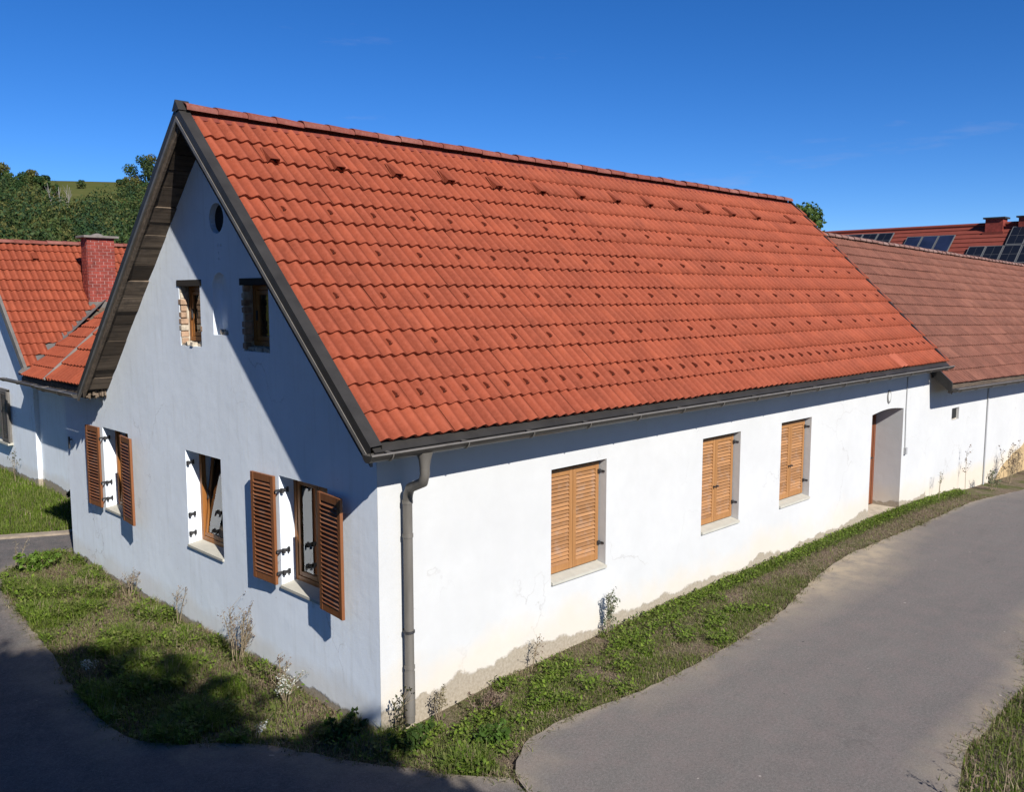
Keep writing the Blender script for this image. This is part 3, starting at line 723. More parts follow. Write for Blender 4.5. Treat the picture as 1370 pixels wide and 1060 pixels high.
def shutter(parent, origin, rotz, w, h, ms, label=None, t=0.036):
    """origin: lower left corner as seen from outside; rotz 0 faces -Y, -90deg faces -X"""
    sm, lm, n, pitch, rl = shutter_mesh(w, h, t, ms)
    o = inst('shutter', sm, parent, origin, (0, 0, rotz))
    bevelled(o, 0.004)
    rr2 = random.Random(int(origin[0]*100+origin[1]*37))
    for i in range(n):
        s_ = bpy.data.objects.new('slat', lm); COL.objects.link(s_); s_.parent = o
        s_.location = (0, 0, rl+(i+0.5)*pitch+rr2.gauss(0,0.0012)); s_.rotation_euler = (R(rr2.gauss(0,2.0)), R(rr2.gauss(0,0.25)), 0)
    if label: o['label'] = label
    return o
for k, (y0, y1, z0, z1) in enumerate(GW):
    window_unit(house, y0, y1, z0+0.03, z1, 0.185, 2 if k == 2 else 1, 0.0 if k == 2 else R(7))
    part('window_sill', MB().prism([(-0.022,y0+0.004,z0-0.028),(-0.022,y0+0.004,z0+0.004),(0.185,y0+0.004,z0+0.034),(0.185,y0+0.004,z0-0.028)], (0,y1-y0-0.008,0)), M['stone'], house)
    for (yy, zz, L) in ((y1-0.02,z1-0.17,0.10),(y1-0.02,z0+0.42,0.13),(y1-0.02,z0+0.16,0.10)):
        q = MB().box(-0.07 if k != 1 else 0.01,0.09,yy-0.012,yy+0.006,zz-0.012,zz+0.012).box(0.0,0.03,yy-0.035,yy,zz-0.035,zz+0.02).box(0.075,0.095,yy-0.03,yy,zz-0.03,zz+0.03)
        part('hinge', q, M['iron'], house)
    if k != 1:
        # outside view: left is +Y, so the leaf's local x runs towards -Y
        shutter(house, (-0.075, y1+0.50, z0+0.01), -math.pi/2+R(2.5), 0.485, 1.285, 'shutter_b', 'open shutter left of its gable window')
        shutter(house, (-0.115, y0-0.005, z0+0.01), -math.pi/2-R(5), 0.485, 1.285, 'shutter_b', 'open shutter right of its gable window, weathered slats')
part('curtain', MB().box(0.36,0.365,1.35,1.86,1.05,2.3), M['curtain'], house)
# upper windows with broken brick edges
for k, (y0, y1, z0, z1) in enumerate(UW):
    window_unit(house, y0+0.03, y1-0.02, z0+0.06, z1-0.03, 0.12, 1)
    part('lintel', MB().box(-0.008,0.118,y0-0.05,y1+0.05,z1-0.035,z1+0.045), M['darkwood'], house)
    for (ya, yb) in ((y1-0.022,y1-0.001),(y0+0.001,y0+0.012)): part('rough_reveal', MB().box(0.006,0.118,ya,yb,z0+0.01,z1-0.036), M['mortar'], house)
    rb = random.Random(k+40); nb = 9; hh = (z1-z0-0.05)/nb
    for i in range(nb):
        for side in (0, 1):
            dpt = rb.uniform(0.075,0.105)
            x0 = rb.uniform(-0.006,0.012); yy = y1 if side == 0 else y0; t_ = rb.uniform(0.03,0.052)*(1 if side == 0 else 0.55)
            b = MB().box(x0,x0+dpt,(yy-t_ if side == 0 else yy-0.03),(yy+0.03 if side == 0 else yy+t_),z0+0.02+i*hh+0.006,z0+0.02+(i+1)*hh-0.006)
            bevelled(part('brick', b, M['brick'] if rb.random() > 0.25 else M['mortar'], house), 0.008, 2)
    q = MB()
    for i in range(12):
        q.obox((0.06+rb.uniform(-0.03,0.06), y0+(y1-y0)*(i+0.5)/12, z0+rb.uniform(-0.005,0.03)), (rb.uniform(0.03,0.055),rb.uniform(0.025,0.05),rb.uniform(0.015,0.035)), Matrix.Rotation(rb.uniform(-0.4,0.4),3,(1,0.3,0.5)))
    part('broken_sill', q, M['mortar'], house)
q = MB().tube([(0.075,3.18,5.316),(0.095,3.18,5.316)], 0.184, 24); part('round_vent', q, M['dark'], house)  # dark disc stands for the shade inside the round opening
# rubble on the niche floor and iron hook on the side wall
q = MB()
for i in range(7): q.obox((0.03+rr_.uniform(0,0.08), 3.02+i*0.045, 3.92+rr_.uniform(0,0.02)), (0.02,0.022,rr_.uniform(0.01,0.03)), Matrix.Rotation(rr_.uniform(-1,1),3,'X'))
part('loose_rubble', q, M['mortar'], house)
part('wall_hook', MB().box(-0.06,0.0,8.60,8.62,1.96,1.98).box(-0.06,-0.04,8.59,8.63,1.82,2.02), M['iron'], house)
# ---- windows on the street front: closed shutters in their reveals
for k, (x0, x1, z0, z1) in enumerate(SW):
    part('window_sill', MB().prism([(x0+0.004,-0.03,z0-0.035),(x0+0.004,-0.03,z0+0.0),(x0+0.004,0.22,z0+0.045),(x0+0.004,0.22,z0-0.035)], (x1-x0-0.008,0,0)), M['stone'], house)
    hw = (x1-x0)/2-0.022; lab = ('closed shutter leaf of the nearest street window','closed shutter leaf of the middle street window','closed shutter leaf of the street window nearest the door')[k]
    for j in range(2):
        shutter(house, (x0+0.018+j*(hw+0.006), 0.13, z0+0.05), 0, hw, z1-z0-0.10, 'shutter', lab)
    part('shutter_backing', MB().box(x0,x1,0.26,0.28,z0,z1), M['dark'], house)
    for zz in (z1-0.17, z0+0.28):
        part('hinge', MB().box(x1-0.045,x1+0.0,0.075,0.09,zz-0.012,zz+0.012).box(x1-0.05,x1-0.005,0.09,0.112,zz-0.025,zz+0.025).box(x1-0.006,x1-0.001,0.03,0.11,zz-0.014,zz+0.014), M['iron'], house)
    if k: 
        for dx in (-0.035, 0.045): part('shutter_catch', MB().tube([(x0+0.018+hw+dx,0.115,z0+0.60),(x0+0.018+hw+dx,0.07,z0+0.60)], 0.014, 8), M['iron'], house)
# ---- door in its deep recess
dr = bevelled(part('door', MB().box(DX0+0.12,DX1-0.09,0.56,0.61,0.02,DZ-0.02), M['door'], house), 0.006)
part('door_frame', MB().box(DX0,DX0+0.12,0.50,0.615,-0.03,DZ+0.06).box(DX1-0.09,DX1,0.55,0.615,-0.03,DZ+0.06).box(DX0+0.12,DX1-0.09,0.55,0.615,DZ-0.02,DZ+0.12), M['door'], dr)
for i in range(3): part('door_panel', MB().box(DX0+0.25,DX1-0.22,0.545,0.56,0.15+i*0.64,0.66+i*0.64), M['door'], dr)
part('door_handle', MB().tube([(DX1-0.2,0.56,1.02),(DX1-0.2,0.50,1.02),(DX1-0.32,0.50,1.02)], 0.011, 8), M['iron'], dr)
part('door_step', MB().box(DX0+0.005,DX1-0.005,-0.05,0.56,-0.2,0.005), simple('step_stone', (0.40,0.35,0.27), 0.9, 0.2, 8, 0, 0.5), house)
# ---- small fittings on the street front
pl = MB(); n = 20
pl.prism([(12.42+0.085*math.cos(2*math.pi*i/n),-0.016,2.39+0.135*math.sin(2*math.pi*i/n)) for i in range(n)], (0,0.016,0))
plq = part('oval_plaque', pl, simple('plaque_rim', (0.16,0.155,0.15), 0.6, 0.1, 6, 0, 0), house)
part('plaque_relief', MB().prism([(12.42+0.052*math.cos(2*math.pi*i/n),-0.021,2.39+0.09*math.sin(2*math.pi*i/n)) for i in range(n)], (0,0.006,0)), M['whiteplastic'], plq)
part('cable_conduit', MB().tube([(13.31,-0.012,2.78),(13.30,-0.012,2.0),(13.34,-0.012,1.25)], 0.012, 6), M['greyplastic'], house)
part('switch_box', MB().box(13.30,13.38,-0.05,0,1.12,1.26), M['greyplastic'], house)

# ---- side block roof: a second eave left of the gable, facing the same way
TB = math.atan(0.90); BX, BZ = -0.25, 2.97
slb = Slope((BX,8.90,BZ), (0,-1,0), (math.cos(TB),0,math.sin(TB)))
broof = part('side_roof', MB().prism([(BX+0.02,7.12,BZ-0.03),(2.2,7.12,BZ+2.45*0.9-0.06),(4.6,7.12,BZ-0.03),(4.6,7.12,BZ-0.14),(BX+0.02,7.12,BZ-0.14)], (0,1.76,0)), M['oldwood'], house)
lay_tiles(slb, 0.0, 6, 9, 0.297, 0.36, M['tile'], M['tile_m'], broof)
part('verge_flashing', MB().prism([slb.at(-0.02,-0.02,0.056),slb.at(-0.02,3.3,0.056),slb.at(-0.02,3.3,0.01),slb.at(-0.02,-0.02,0.01)], (0,0.025,0)), simple('pale_verge_metal', (0.19,0.165,0.15), 0.6, 0.2, 5), broof)
part('eave_lining', MB().box(BX-0.01,0.0,7.1,8.85,BZ-0.16,BZ-0.13), M['oldwood'], house)
gutter((BX-0.10,8.98,BZ-0.10), (BX-0.10,7.25,BZ-0.10), (-1,0,0), 0.065, house, brk=0.8)
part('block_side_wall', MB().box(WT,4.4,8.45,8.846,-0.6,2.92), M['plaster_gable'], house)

# ================================================================== REAR WING
wing = thing('rear_wing', 'low white wing with dark gutter joining the farmhouse to the house behind', 'house', (3.5, 12.2, -0.2))
TWG = math.atan(0.69); WX, WZ = 1.22, 2.52
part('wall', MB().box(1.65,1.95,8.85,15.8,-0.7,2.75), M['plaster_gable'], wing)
slw = Slope((WX,15.9,WZ), (0,-1,0), (math.cos(TWG),0,math.sin(TWG)))
dplane = lambda y: 2.70+0.98*(y-15.5)
wroof = part('roof', MB().prism([(WX+0.03,8.95,WZ-0.03),(5.0,8.95,WZ+(5.0-WX)*0.69-0.05),(8.8,8.95,WZ-0.03),(8.8,8.95,WZ-0.15),(WX+0.03,8.95,WZ-0.15)], (0,6.6,0)), M['oldwood'], wing)
lay_tiles(slw, 0.0, 22, 12, 0.314, 0.375, M['tile'], M['tile_m'], wroof, keep=lambda p: p.z > dplane(p.y)-0.05 or p.y < 15.4)
gutter((WX-0.09,16.75,WZ-0.11), (WX-0.09,8.98,WZ-0.11), (-1,0,0), 0.065, wing, brk=1.1)
part('eave_board', MB().box(WX+0.03,1.66,8.9,15.7,WZ-0.17,WZ-0.14), M['oldwood'], wing)
part('eave_flashing', MB().box(WX-0.07,WX+0.028,8.99,16.7,WZ-0.135,WZ-0.125), M['metal'], wing)
# ================================================================== NEIGHBOUR HOUSE (left)
left = thing('neighbour_house', 'white house at the left edge with red tiled roof and brick chimney', 'house', (7, 18.6, -0.2))
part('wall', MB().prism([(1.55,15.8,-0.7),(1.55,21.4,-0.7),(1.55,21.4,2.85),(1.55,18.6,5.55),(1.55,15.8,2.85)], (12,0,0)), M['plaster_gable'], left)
TD = math.atan(0.98); sld = Slope((1.32,15.5,2.70), (1,0,0), (0,math.cos(TD),math.sin(TD)))
zd = lambda y, o: 5.738-abs(18.6-y)*0.98+o
lroof = part('roof', MB().prism([(1.34,15.52,zd(15.52,-0.03)),(1.34,18.6,zd(18.6,-0.03)),(1.34,21.68,zd(21.68,-0.03)),(1.34,21.68,zd(21.68,-0.13)),(1.34,18.6,zd(18.6,-0.13)),(1.34,15.52,zd(15.52,-0.13))], (12.4,0,0)), M['oldwood'], left)
wplane = lambda x: WZ+(x-WX)*0.69
lay_tiles(sld, 0.0, 24, 12, 0.314, 0.365, M['tile'], M['tile_m'], lroof, keep=lambda p: p.z > wplane(p.x)-0.04)
ridge_tiles((1.3,18.6,5.76), (9.3,18.6,5.76), 20, M['ridge'], lroof)
part('verge_flashing', MB().prism([(1.28,15.46,zd(15.46,0.07)),(1.28,18.6,zd(18.6,0.07)),(1.28,21.7,zd(21.7,0.07)),(1.28,21.7,zd(21.7,-0.16)),(1.28,18.6,zd(18.6,-0.16)),(1.28,15.46,zd(15.46,-0.16))], (0.07,0,0)), M['edge'], lroof)
# valley flashing where the two roofs meet
vv = MB(); vl = []
for x in (1.22, 5.0):
    y = 15.5+(wplane(x)-2.70)/0.98; vl.append(Vector((x, y, wplane(x)+0.035)))
dv = (vl[1]-vl[0]).normalized(); wv = Vector((0,0,1)).cross(dv).normalized()
vv.add([vl[0]-wv*0.15+Vector((0,0,0.03)), vl[0], vl[0]+wv*0.13+Vector((0,0,0.07)), vl[1]-wv*0.15+Vector((0,0,0.03)), vl[1], vl[1]+wv*0.13+Vector((0,0,0.07))], [(0,1,4,3),(1,2,5,4)])
part('valley_flashing', vv, simple('weathered_zinc', (0.11,0.10,0.095), 0.6, 0.2, 5), lroof)
for u, r_ in ((0.95,10),(2.55,10),(5.4,9)):
    inst('vent_tile', vent_me, lroof, sld.at(u+0.2, r_*0.365, 0.045), sld.e)
# shutter of its window
wnd = part('window', MB().box(1.50,1.56,17.70,18.95,0.70,1.98), M['glass'], left)
part('window_frame', MB().box(1.49,1.57,17.66,17.72,0.66,2.0).box(1.49,1.57,18.93,18.99,0.66,2.0).box(1.49,1.57,17.66,18.99,1.96,2.02), M['edge'], wnd)
part('window_sill', MB().box(1.42,1.56,17.6,19.0,0.60,0.655), M['stone'], left)
sh = bevelled(part('shutter', MB().box(1.43,1.465,18.02,18.08,0.68,1.98).box(1.43,1.465,17.55,17.61,0.68,1.98).box(1.432,1.463,17.61,18.02,0.68,0.76).box(1.432,1.463,17.61,18.02,1.90,1.98), M['slatgrey'], left), 0.003)
slm = MB().obox((0,0,0), (0.0045,0.205,0.024), Matrix.Rotation(R(-35),3,'Y')).mesh('slat', M['slatgrey'])
for i in range(22): inst('slat', slm, sh, (1.447,17.815,0.785+i*0.0515))
# brick chimney
CX0, CX1, CY0, CY1, CZ0, CZ1 = 3.36, 4.06, 16.95, 17.38, 3.6, 5.86
ch = part('chimney', MB().box(CX0+0.008,CX1-0.008,CY0+0.008,CY1-0.008,CZ0,CZ1), M['chim_mortar'], left)
bl, bh = 0.20, 0.083; row = 0; z = CZ0; rr_ = random.Random(9)
bm_cache = {}
def brick(x0, x1, y0, y1, z0, z1):
    key = (round(x1-x0,3), round(y1-y0,3))
    if key not in bm_cache:
        hx, hy, hz = (x1-x0)/2, (y1-y0)/2, (z1-z0)/2; bm_cache[key] = MB().box(-hx,hx,-hy,hy,-hz,hz).mesh('brick', M['chim_brick'])
    inst('brick', bm_cache[key], ch, ((x0+x1)/2+rr_.uniform(-.002,.002),(y0+y1)/2+rr_.uniform(-.002,.002),(z0+z1)/2))
while z+bh < CZ1+0.001:
    off = 0 if row % 2 else bl/2
    x = CX0-off
    while x < CX1-0.02:
        a, b = max(x, CX0)+0.007, min(x+bl, CX1)-0.007
        if b-a > 0.03: brick(a, b, CY0, CY0+0.05, z+0.005, z+bh-0.006)
        x += bl
    y = CY0+0.055-(bl/2-off)
    while y < CY1-0.02:
        a, b = max(y, CY0+0.055)+0.007, min(y+bl, CY1)-0.007
        if b-a > 0.03: brick(CX0, CX0+0.05, a, b, z+0.005, z+bh-0.006)
        y += bl
    z += bh; row += 1
bevelled(part('chimney_cap', MB().box(CX0-0.09,CX1+0.09,CY0-0.09,CY1+0.09,CZ1,CZ1+0.06), M['concrete'], ch), 0.01)
part('cap_cowl', MB().tube([(3.71,17.16,CZ1+0.06),(3.71,17.16,CZ1+0.10),(3.71,17.16,CZ1+0.13)], [0.16,0.13,0.03], 12), M['concrete'], ch)
part('chimney_apron', MB().box(CX0-0.03,CX1+0.03,CY0-0.03,CY0-0.004,CZ0,4.22).box(CX0-0.03,CX0-0.004,CY0-0.004,CY1,CZ0,4.2), M['edge'], ch)

# ================================================================== BARN (right)
barn = thing('barn', 'white barn adjoining the farmhouse with faded brownish old tiled roof', 'barn', (23, 3.2, -0.35))
BXA, BXB = 14.62, 32.0; bzf = lambda p: -0.0235*(p.x-14.62)
bw = MB().prism([(BXA,0,-1.4),(BXB,0,-1.4),(BXB,0,2.40),(BXA,0,2.62)], (0,0.5,0))
boolean(bw, [cbox(15.98,16.44,-0.2,0.25,1.55,1.83)], 'wall', M['plaster_barn'], barn)
part('vent_back', MB().box(16.0,16.36,0.03,0.06,1.59,1.83), M['dark'], barn)  # dark plate stands for the shade inside the wall hole
part('vent_frame', MB().box(15.98,16.44,0.062,0.09,1.55,1.83), M['mortar'], barn)
part('far_wall', MB().box(BXA,BXB,6.0,6.4,-1.4,2.3).prism([(BXB-0.3,0.5,-1.4),(BXB-0.3,6.0,-1.4),(BXB-0.3,6.0,2.2),(BXB-0.3,3.2,5.1),(BXB-0.3,0.5,2.3)], (0.3,0,0)), M['plaster_barn'], barn)
TBN = math.atan(0.925); BYE, BZE = -0.44, 2.50
slr = Slope((BXA-0.10,BYE,BZE), (1,0,0), (0,math.cos(TBN),math.sin(TBN)))
def bz(x, y, o): return BZE+(y-BYE)*0.925*1.0+o-0.0235*(x-14.62) if y <= 3.2 else BZE+(3.2-BYE)*0.925-(y-3.2)*0.925+o-0.0235*(x-14.62)
xa, xb = BXA-0.06, 32.2; rv = []
for x in (xa, xb): rv += [(x,BYE+0.02,bz(x,BYE+0.02,-0.03)),(x,3.2,bz(x,3.2,-0.03)),(x,6.7,bz(x,6.7,-0.03)),(x,6.7,bz(x,6.7,-0.15)),(x,3.2,bz(x,3.2,-0.15)),(x,BYE+0.02,bz(x,BYE+0.02,-0.15))]
broof2 = part('roof', MB().add(rv, [(0,1,2,3,4,5)[::-1],(6,7,8,9,10,11)]+[(i,(i+1)%6,6+(i+1)%6,6+i) for i in range(6)]), M['oldwood'], barn)
lay_tiles(slr, 0.0, 55, 14, 0.318, 0.3535, M['tile_old'], M['tile_old_m'], broof2, zfun=bzf, jitter=1.6)
ridge_tiles((BXA-0.1,3.2,bz(BXA,3.2,0.03)), (31.9,3.2,bz(31.9,3.2,0.03)), 48, M['ridge_old'], broof2, 0.10)
part('eave_board', MB().prism([(BXA-0.08,BYE+0.03,BZE-0.17),(32,BYE+0.03,BZE-0.17-0.41),(32,BYE+0.03,BZE-0.05-0.41),(BXA-0.08,BYE+0.03,BZE-0.05)], (0,0.03,0)), M['oldwood'], barn)
part('verge_flashing', MB().prism([(BXA-0.13,BYE-0.03,bz(BXA,BYE,0.06)),(BXA-0.13,3.2,bz(BXA,3.2,0.06)),(BXA-0.13,3.2,bz(BXA,3.2,-0.16)),(BXA-0.13,BYE-0.03,bz(BXA,BYE,-0.19))], (0.05,0,0)), M['metal'], broof2)
gutter((BXA-0.12,BYE-0.09,BZE-0.075), (32,BYE-0.09,BZE-0.075-0.41), (0,-1,0), 0.075, barn, brk=1.0)
rr_ = random.Random(4); top_ = [(18.45+i*0.22, -0.003, -0.62+0.55*ss(i*0.22, 0, 2.6)+0.25*ss(i*0.22, 1.5, 4)+rr_.uniform(-0.05,0.05)+0.25) for i in range(40)]
part('ochre_render_patch', MB().prism([(18.45,-0.003,-1.3)]+top_+[(27.03,-0.003,-1.3)], (0,0.02,0)), simple('ochre_render', (0.40,0.285,0.15), 0.95, 0.25, 3, 0, 0.6), barn)
part('wall_pipe', MB().tube([(18.37,-0.02,2.3),(18.37,-0.02,-0.4)], 0.022, 8), M['greyplastic'], barn)

# ================================================================== SOLAR HOUSE (far right)
sol = thing('solar_house', 'distant house whose red roof carries dark solar panels and two chimneys', 'house', (49, 9, -0.4))
FX, FZ = 45.0, 7.98; tf_ = math.tan(R(40)); cf, sf = math.cos(R(40)), math.sin(R(40))
part('wall', MB().prism([(38.6,-14,-1.2),(51.4,-14,-1.2),(51.4,-14,2.5),(45,-14,7.6),(38.6,-14,2.5)], (0,32,0)), M['plaster_barn'], sol)
froof = part('roof', MB().prism([(37.8,-14.5,FZ-7.2*tf_),(45,-14.5,FZ),(52.2,-14.5,FZ-7.2*tf_),(52.2,-14.5,FZ-7.2*tf_-0.2),(45,-14.5,FZ-0.2),(37.8,-14.5,FZ-7.2*tf_-0.2)], (0,33,0)), M['far_tile'], sol)
slf = Slope((FX,0,FZ), (0,-1,0), (cf,0,sf))        # s measured upwards; panels sit at negative s
rows = MB()
for i in range(1, 20): 
    rows.prism([slf.at(-18.4,-i*0.36,0.0),slf.at(-18.4,-i*0.36+0.03,0.0),slf.at(-18.4,-i*0.36,0.035)], (0,-32.8,0))
part('tile_courses', rows, M['far_tile'], froof, kind='stuff')
part('ridge_capping', MB().tube([(45,18.5,FZ+0.02),(45,-14.5,FZ+0.02)], 0.11, 8), M['far_tile'], froof)
fr_mat = simple('panel_frame_metal', (0.16,0.16,0.155), 0.4, 0.05, 4, 0.3, 0)
def panel(y0, y1, s0, s1, m, cols):
    # frame and glazed cells; y0 > y1 because u runs towards -Y
    nm = 'solar_panel' if m == 'solar' else 'solar_collector'
    pa, pb = -y0, -y1
    fr = MB(); h0, h1 = 0.09, 0.14
    def slab(a, b, c, d, lo, hi): return [slf.at(a,-d,lo),slf.at(b,-d,lo),slf.at(b,-c,lo),slf.at(a,-c,lo),slf.at(a,-d,hi),slf.at(b,-d,hi),slf.at(b,-c,hi),slf.at(a,-c,hi)]
    bf = [(0,3,2,1),(4,5,6,7),(0,1,5,4),(1,2,6,5),(2,3,7,6),(3,0,4,7)]
    fr.add(slab(pa,pb,s0,s1,h0,h1), bf)
    p = part(nm, fr, fr_mat, froof)
    k = cols; w = (pb-pa-0.07)/k
    for i in range(k):
        for j in range(2 if m == 'solar' else 1):
            nj = 2 if m == 'solar' else 1; hs_ = (s1-s0-0.07)/nj
            a = pa+0.04+i*w; c = s0+0.04+j*hs_
            part('cell_field', MB().add(slab(a,a+w-0.012,c,c+hs_-0.02,h1-0.01,h1+0.004), bf), M[m], froof)
for i in range(4): panel(16.55-i*0.87, 16.55-i*0.87-0.84, 0.42, 1.78, 'solar', 2)
for i in range(3): panel(12.25-i*0.83, 12.25-i*0.83-0.80, 0.88, 2.6, 'thermal', 1)
for i in range(9): panel(8.83-i*0.82, 8.83-i*0.82-0.79, 1.93, 3.35, 'solar', 2)
for i in range(8): panel(7.19-i*0.82, 7.19-i*0.82-0.79, 0.42, 1.88, 'solar', 2)
for (y0, y1) in ((8.49,7.66),(6.95,6.1)):
    c = part('chimney', MB().box(44.55,45.25,y1,y0,7.2,8.26), M['chim_brick'], sol)
    part('chimney_cap', MB().box(44.47,45.33,y1-0.1,y0+0.1,8.26,8.34), M['metal'], c)
    part('chimney_apron', MB().box(44.38,44.52,y1-0.08,y0+0.08,7.25,7.60), M['far_tile'], c)

# ================================================================== VEGETATION
def leaves(centers, radii, n, size, cols, flat=0.75, seed=0, gapy=0.0):
    """leaf quads spread through clumps; returns quads and colours"""
    r = np.random.default_rng(seed); C = np.asarray(centers, float); Rr = np.asarray(radii, float)
    w = Rr**2; idx = r.choice(len(C), n, p=w/w.sum())
    d = r.normal(size=(n,3)); d /= np.linalg.norm(d, axis=1)[:,None]
    rad = (r.random(n)**0.42)[:,None]
    P = C[idx] + d*rad*Rr[idx][:,None]*np.array([1,1,flat])
    a = r.normal(size=(n,3)); a /= np.linalg.norm(a, axis=1)[:,None]
    nrm = d*0.6 + r.normal(size=(n,3))*0.6 + np.array([0,0,0.35]); b = np.cross(nrm, a); b /= np.linalg.norm(b, axis=1)[:,None]+1e-9
    a = np.cross(b, nrm); a /= np.linalg.norm(a, axis=1)[:,None]+1e-9
    s = size*r.uniform(0.6,1.4,n)[:,None]
    V = np.stack([P-a*s, P-b*s*0.55, P+a*s, P+b*s*0.55], 1)
    cols = np.asarray(cols); ct = cols[r.integers(0, len(cols), len(C))]
    col = ct[idx]*r.uniform(0.75,1.3,(n,1)); return V, col
GREENS = [(0.030,0.055,0.010),(0.040,0.070,0.014),(0.022,0.042,0.010),(0.055,0.075,0.016)]
HILLG = [(0.032,0.064,0.018),(0.045,0.078,0.020),(0.025,0.053,0.022),(0.064,0.082,0.021),(0.044,0.066,0.019),(0.098,0.096,0.026)]
def tree(label, base, h, crown_r, nl, lsize, seed, group=None, cols=GREENS, trunk_r=None, low=0.35, nclump=14, flat=0.8, name='tree'):
    base = Vector(base); t = thing(name, label, 'tree', base, group); r = random.Random(seed)
    tr = trunk_r or h*0.022
    mb = MB(); top = base+Vector((r.uniform(-.3,.3)*crown_r*0.3, r.uniform(-.3,.3)*crown_r*0.3, h*0.86))
    mids = [base+(top-base)*f+Vector((r.gauss(0,0.03)*h*0.5, r.gauss(0,0.03)*h*0.5, 0))*(1 if 0<f<1 else 0) for f in (0,0.2,0.45,0.7,1)]
    mb.tube(mids, [tr*1.25,tr,tr*0.75,tr*0.45,tr*0.12], 8)
    cs, rs = [], []
    for k in range(nclump):
        a = 2.4*k+r.uniform(-.5,.5); f = low+(1-low)*(k+0.5)/nclump
        rad = crown_r*math.sqrt(max(0.05, 1-((f-low-(1-low)*0.4)/((1-low)*0.68))**2))*r.uniform(0.45,0.8)
        p = base+Vector((math.cos(a)*rad, math.sin(a)*rad, h*f)); cs.append(p); rs.append(crown_r*r.uniform(0.32,0.5))
        st_ = base+(top-base)*max(0.15, f-0.22)
        mb.tube([st_, st_.lerp(p, 0.5)+Vector((0,0,-0.03*h)), p], [tr*0.38,tr*0.22,tr*0.06], 5, cap=False)
    part('trunk', mb, M['bark'], t)
    V, col = leaves([tuple(c) for c in cs], rs, nl, lsize, cols, flat, seed)
    me = np_mesh('crown', V-np.array(base), col, M['leaf']); o = bpy.data.objects.new('crown', me); link(o, t, base)
    return t
# trees seen over the roofs
tree('green tree rising behind the right end of the farmhouse ridge', (50,21.3,-0.3), 10.3, 2.3, 7000, 0.13, 31, low=0.25, cols=[(0.07,0.115,0.022),(0.09,0.13,0.028),(0.055,0.09,0.018)])
tree('tree whose top just shows above the middle of the ridge', (45,38.3,0), gz(45,38.3)+14.15, 3.0, 5000, 0.17, 32, low=0.35)
# trees behind the photographer, left of the picture: they shade the lane and the verge
SHG = 'trees by the lane that shade it'
tree('tallest leafy tree behind the camera, on the far side of the dark lane', (-8.6,-9.0,-0.1), 14.0, 2.8, 13000, 0.11, 41, SHG, low=0.62)
tree('slim leafy tree by the lane behind the camera', (-7.1,-11.7,-0.1), 11.8, 1.9, 14000, 0.11, 42, SHG, low=0.68)
tree('broad tree at the road junction behind the camera', (-6.3,-11.3,-0.1), 11.2, 2.1, 6500, 0.12, 43, SHG, low=0.58)
tree('leafy tree behind the broad tree at the road junction', (-6.6,-11.6,-0.1), 9.6, 2.6, 15000, 0.13, 48, SHG, low=0.45)
tree('smaller tree at the road junction behind the camera', (-3.95,-9.95,-0.1), 7.5, 1.6, 8000, 0.12, 44, SHG, low=0.55)

tree('added unseen tree left of the lane, darkening the gable, level with its corner', (-11.5,0.5,-0.1), 11.5, 3.6, 11000, 0.2, 45, SHG, low=0.15)  # three unseen trees added to block skylight and darken the gable
tree('added unseen tree left of the lane, darkening the gable, level with its middle', (-11.8,6.5,-0.1), 12.5, 3.8, 11000, 0.2, 46, SHG, low=0.15)
tree('added unseen tree left of the lane by the yard entrance, darkening the gable', (-11.0,13.0,-0.2), 11.5, 3.4, 11000, 0.2, 47, SHG, low=0.15)
# ---- hill: wood as one mass, the trees on the skyline one by one
def polar(az, d): return (-5.16+math.cos(R(az))*d, -7.1+math.sin(R(az))*d)
cs, rs = [], []; rr_ = random.Random(77)
for i in range(2100):
    az = rr_.uniform(57, 84); d = rr_.uniform(125, 330)
    px = 685-1186*math.tan(R(az-45.136))                            # the open meadow lies above the wood
    lim = 316 if az > 72.3 or az < 68.4 else 250+12*math.sin(az*9)
    if d > lim: continue
    x, y = polar(az, d); z = gz(x, y); hgt = rr_.uniform(4.5, 12); cr_ = rr_.uniform(2.4, 4.4)
    for k in range(5):
        cs.append((x+rr_.gauss(0,cr_*0.45), y+rr_.gauss(0,cr_*0.45), z+hgt*rr_.uniform(0.3,0.9))); rs.append(cr_*rr_.uniform(0.4,0.7))
V, col = leaves(cs, rs, 340000, 0.31, HILLG, 0.85, 5)
fo = bpy.data.objects.new('forest', np_mesh('forest', V, col, M['leaf'])); link(fo, None, (0,0,0)); tag(fo, 'dark green mixed wood covering the hillside behind the left houses', 'wood', kind='stuff')
SKG = 'trees on the hill skyline'
for lab, az, d, h, cr_, sd in (('big rounded tree on the skyline next to the farmhouse gable',67.2,335,15.5,6.6,51),('small tree just left of the big rounded skyline tree',68.4,335,8,2.8,52),
        ('tallest dark tree on the skyline at the left edge of the picture',74.7,330,12.5,5.2,53),('bushy skyline tree at the very left edge',75.8,325,10,4.4,58),('wide skyline tree between the left edge and the meadow',73.4,330,10.5,4.6,54),('low bushy tree on the skyline at the left end of the meadow',72.6,330,9,3.6,55),('smallest round bush on the skyline at the meadow corner',72.0,335,6,2.0,56)):
    x, y = polar(az, d); tree(lab, (x,y,gz(x,y)-0.5), h, cr_, 6000, 0.36, sd, SKG, cols=HILLG, low=0.15)
for lab, az, d, h, cr_, sd in (('lone dark bush in the middle of the hill meadow',69.6,330,2.0,1.2,71),('small bush on the crest of the hill meadow',70.6,395,3.4,1.9,72),('low bush at the lower edge of the hill meadow',69.0,300,2.6,1.5,73)):
    x, y = polar(az, d); tree(lab, (x,y,gz(x,y)-0.3), h, cr_, 900, 0.26, sd, 'bushes dotted over the hill meadow', cols=HILLG, low=0.1, name='bush')
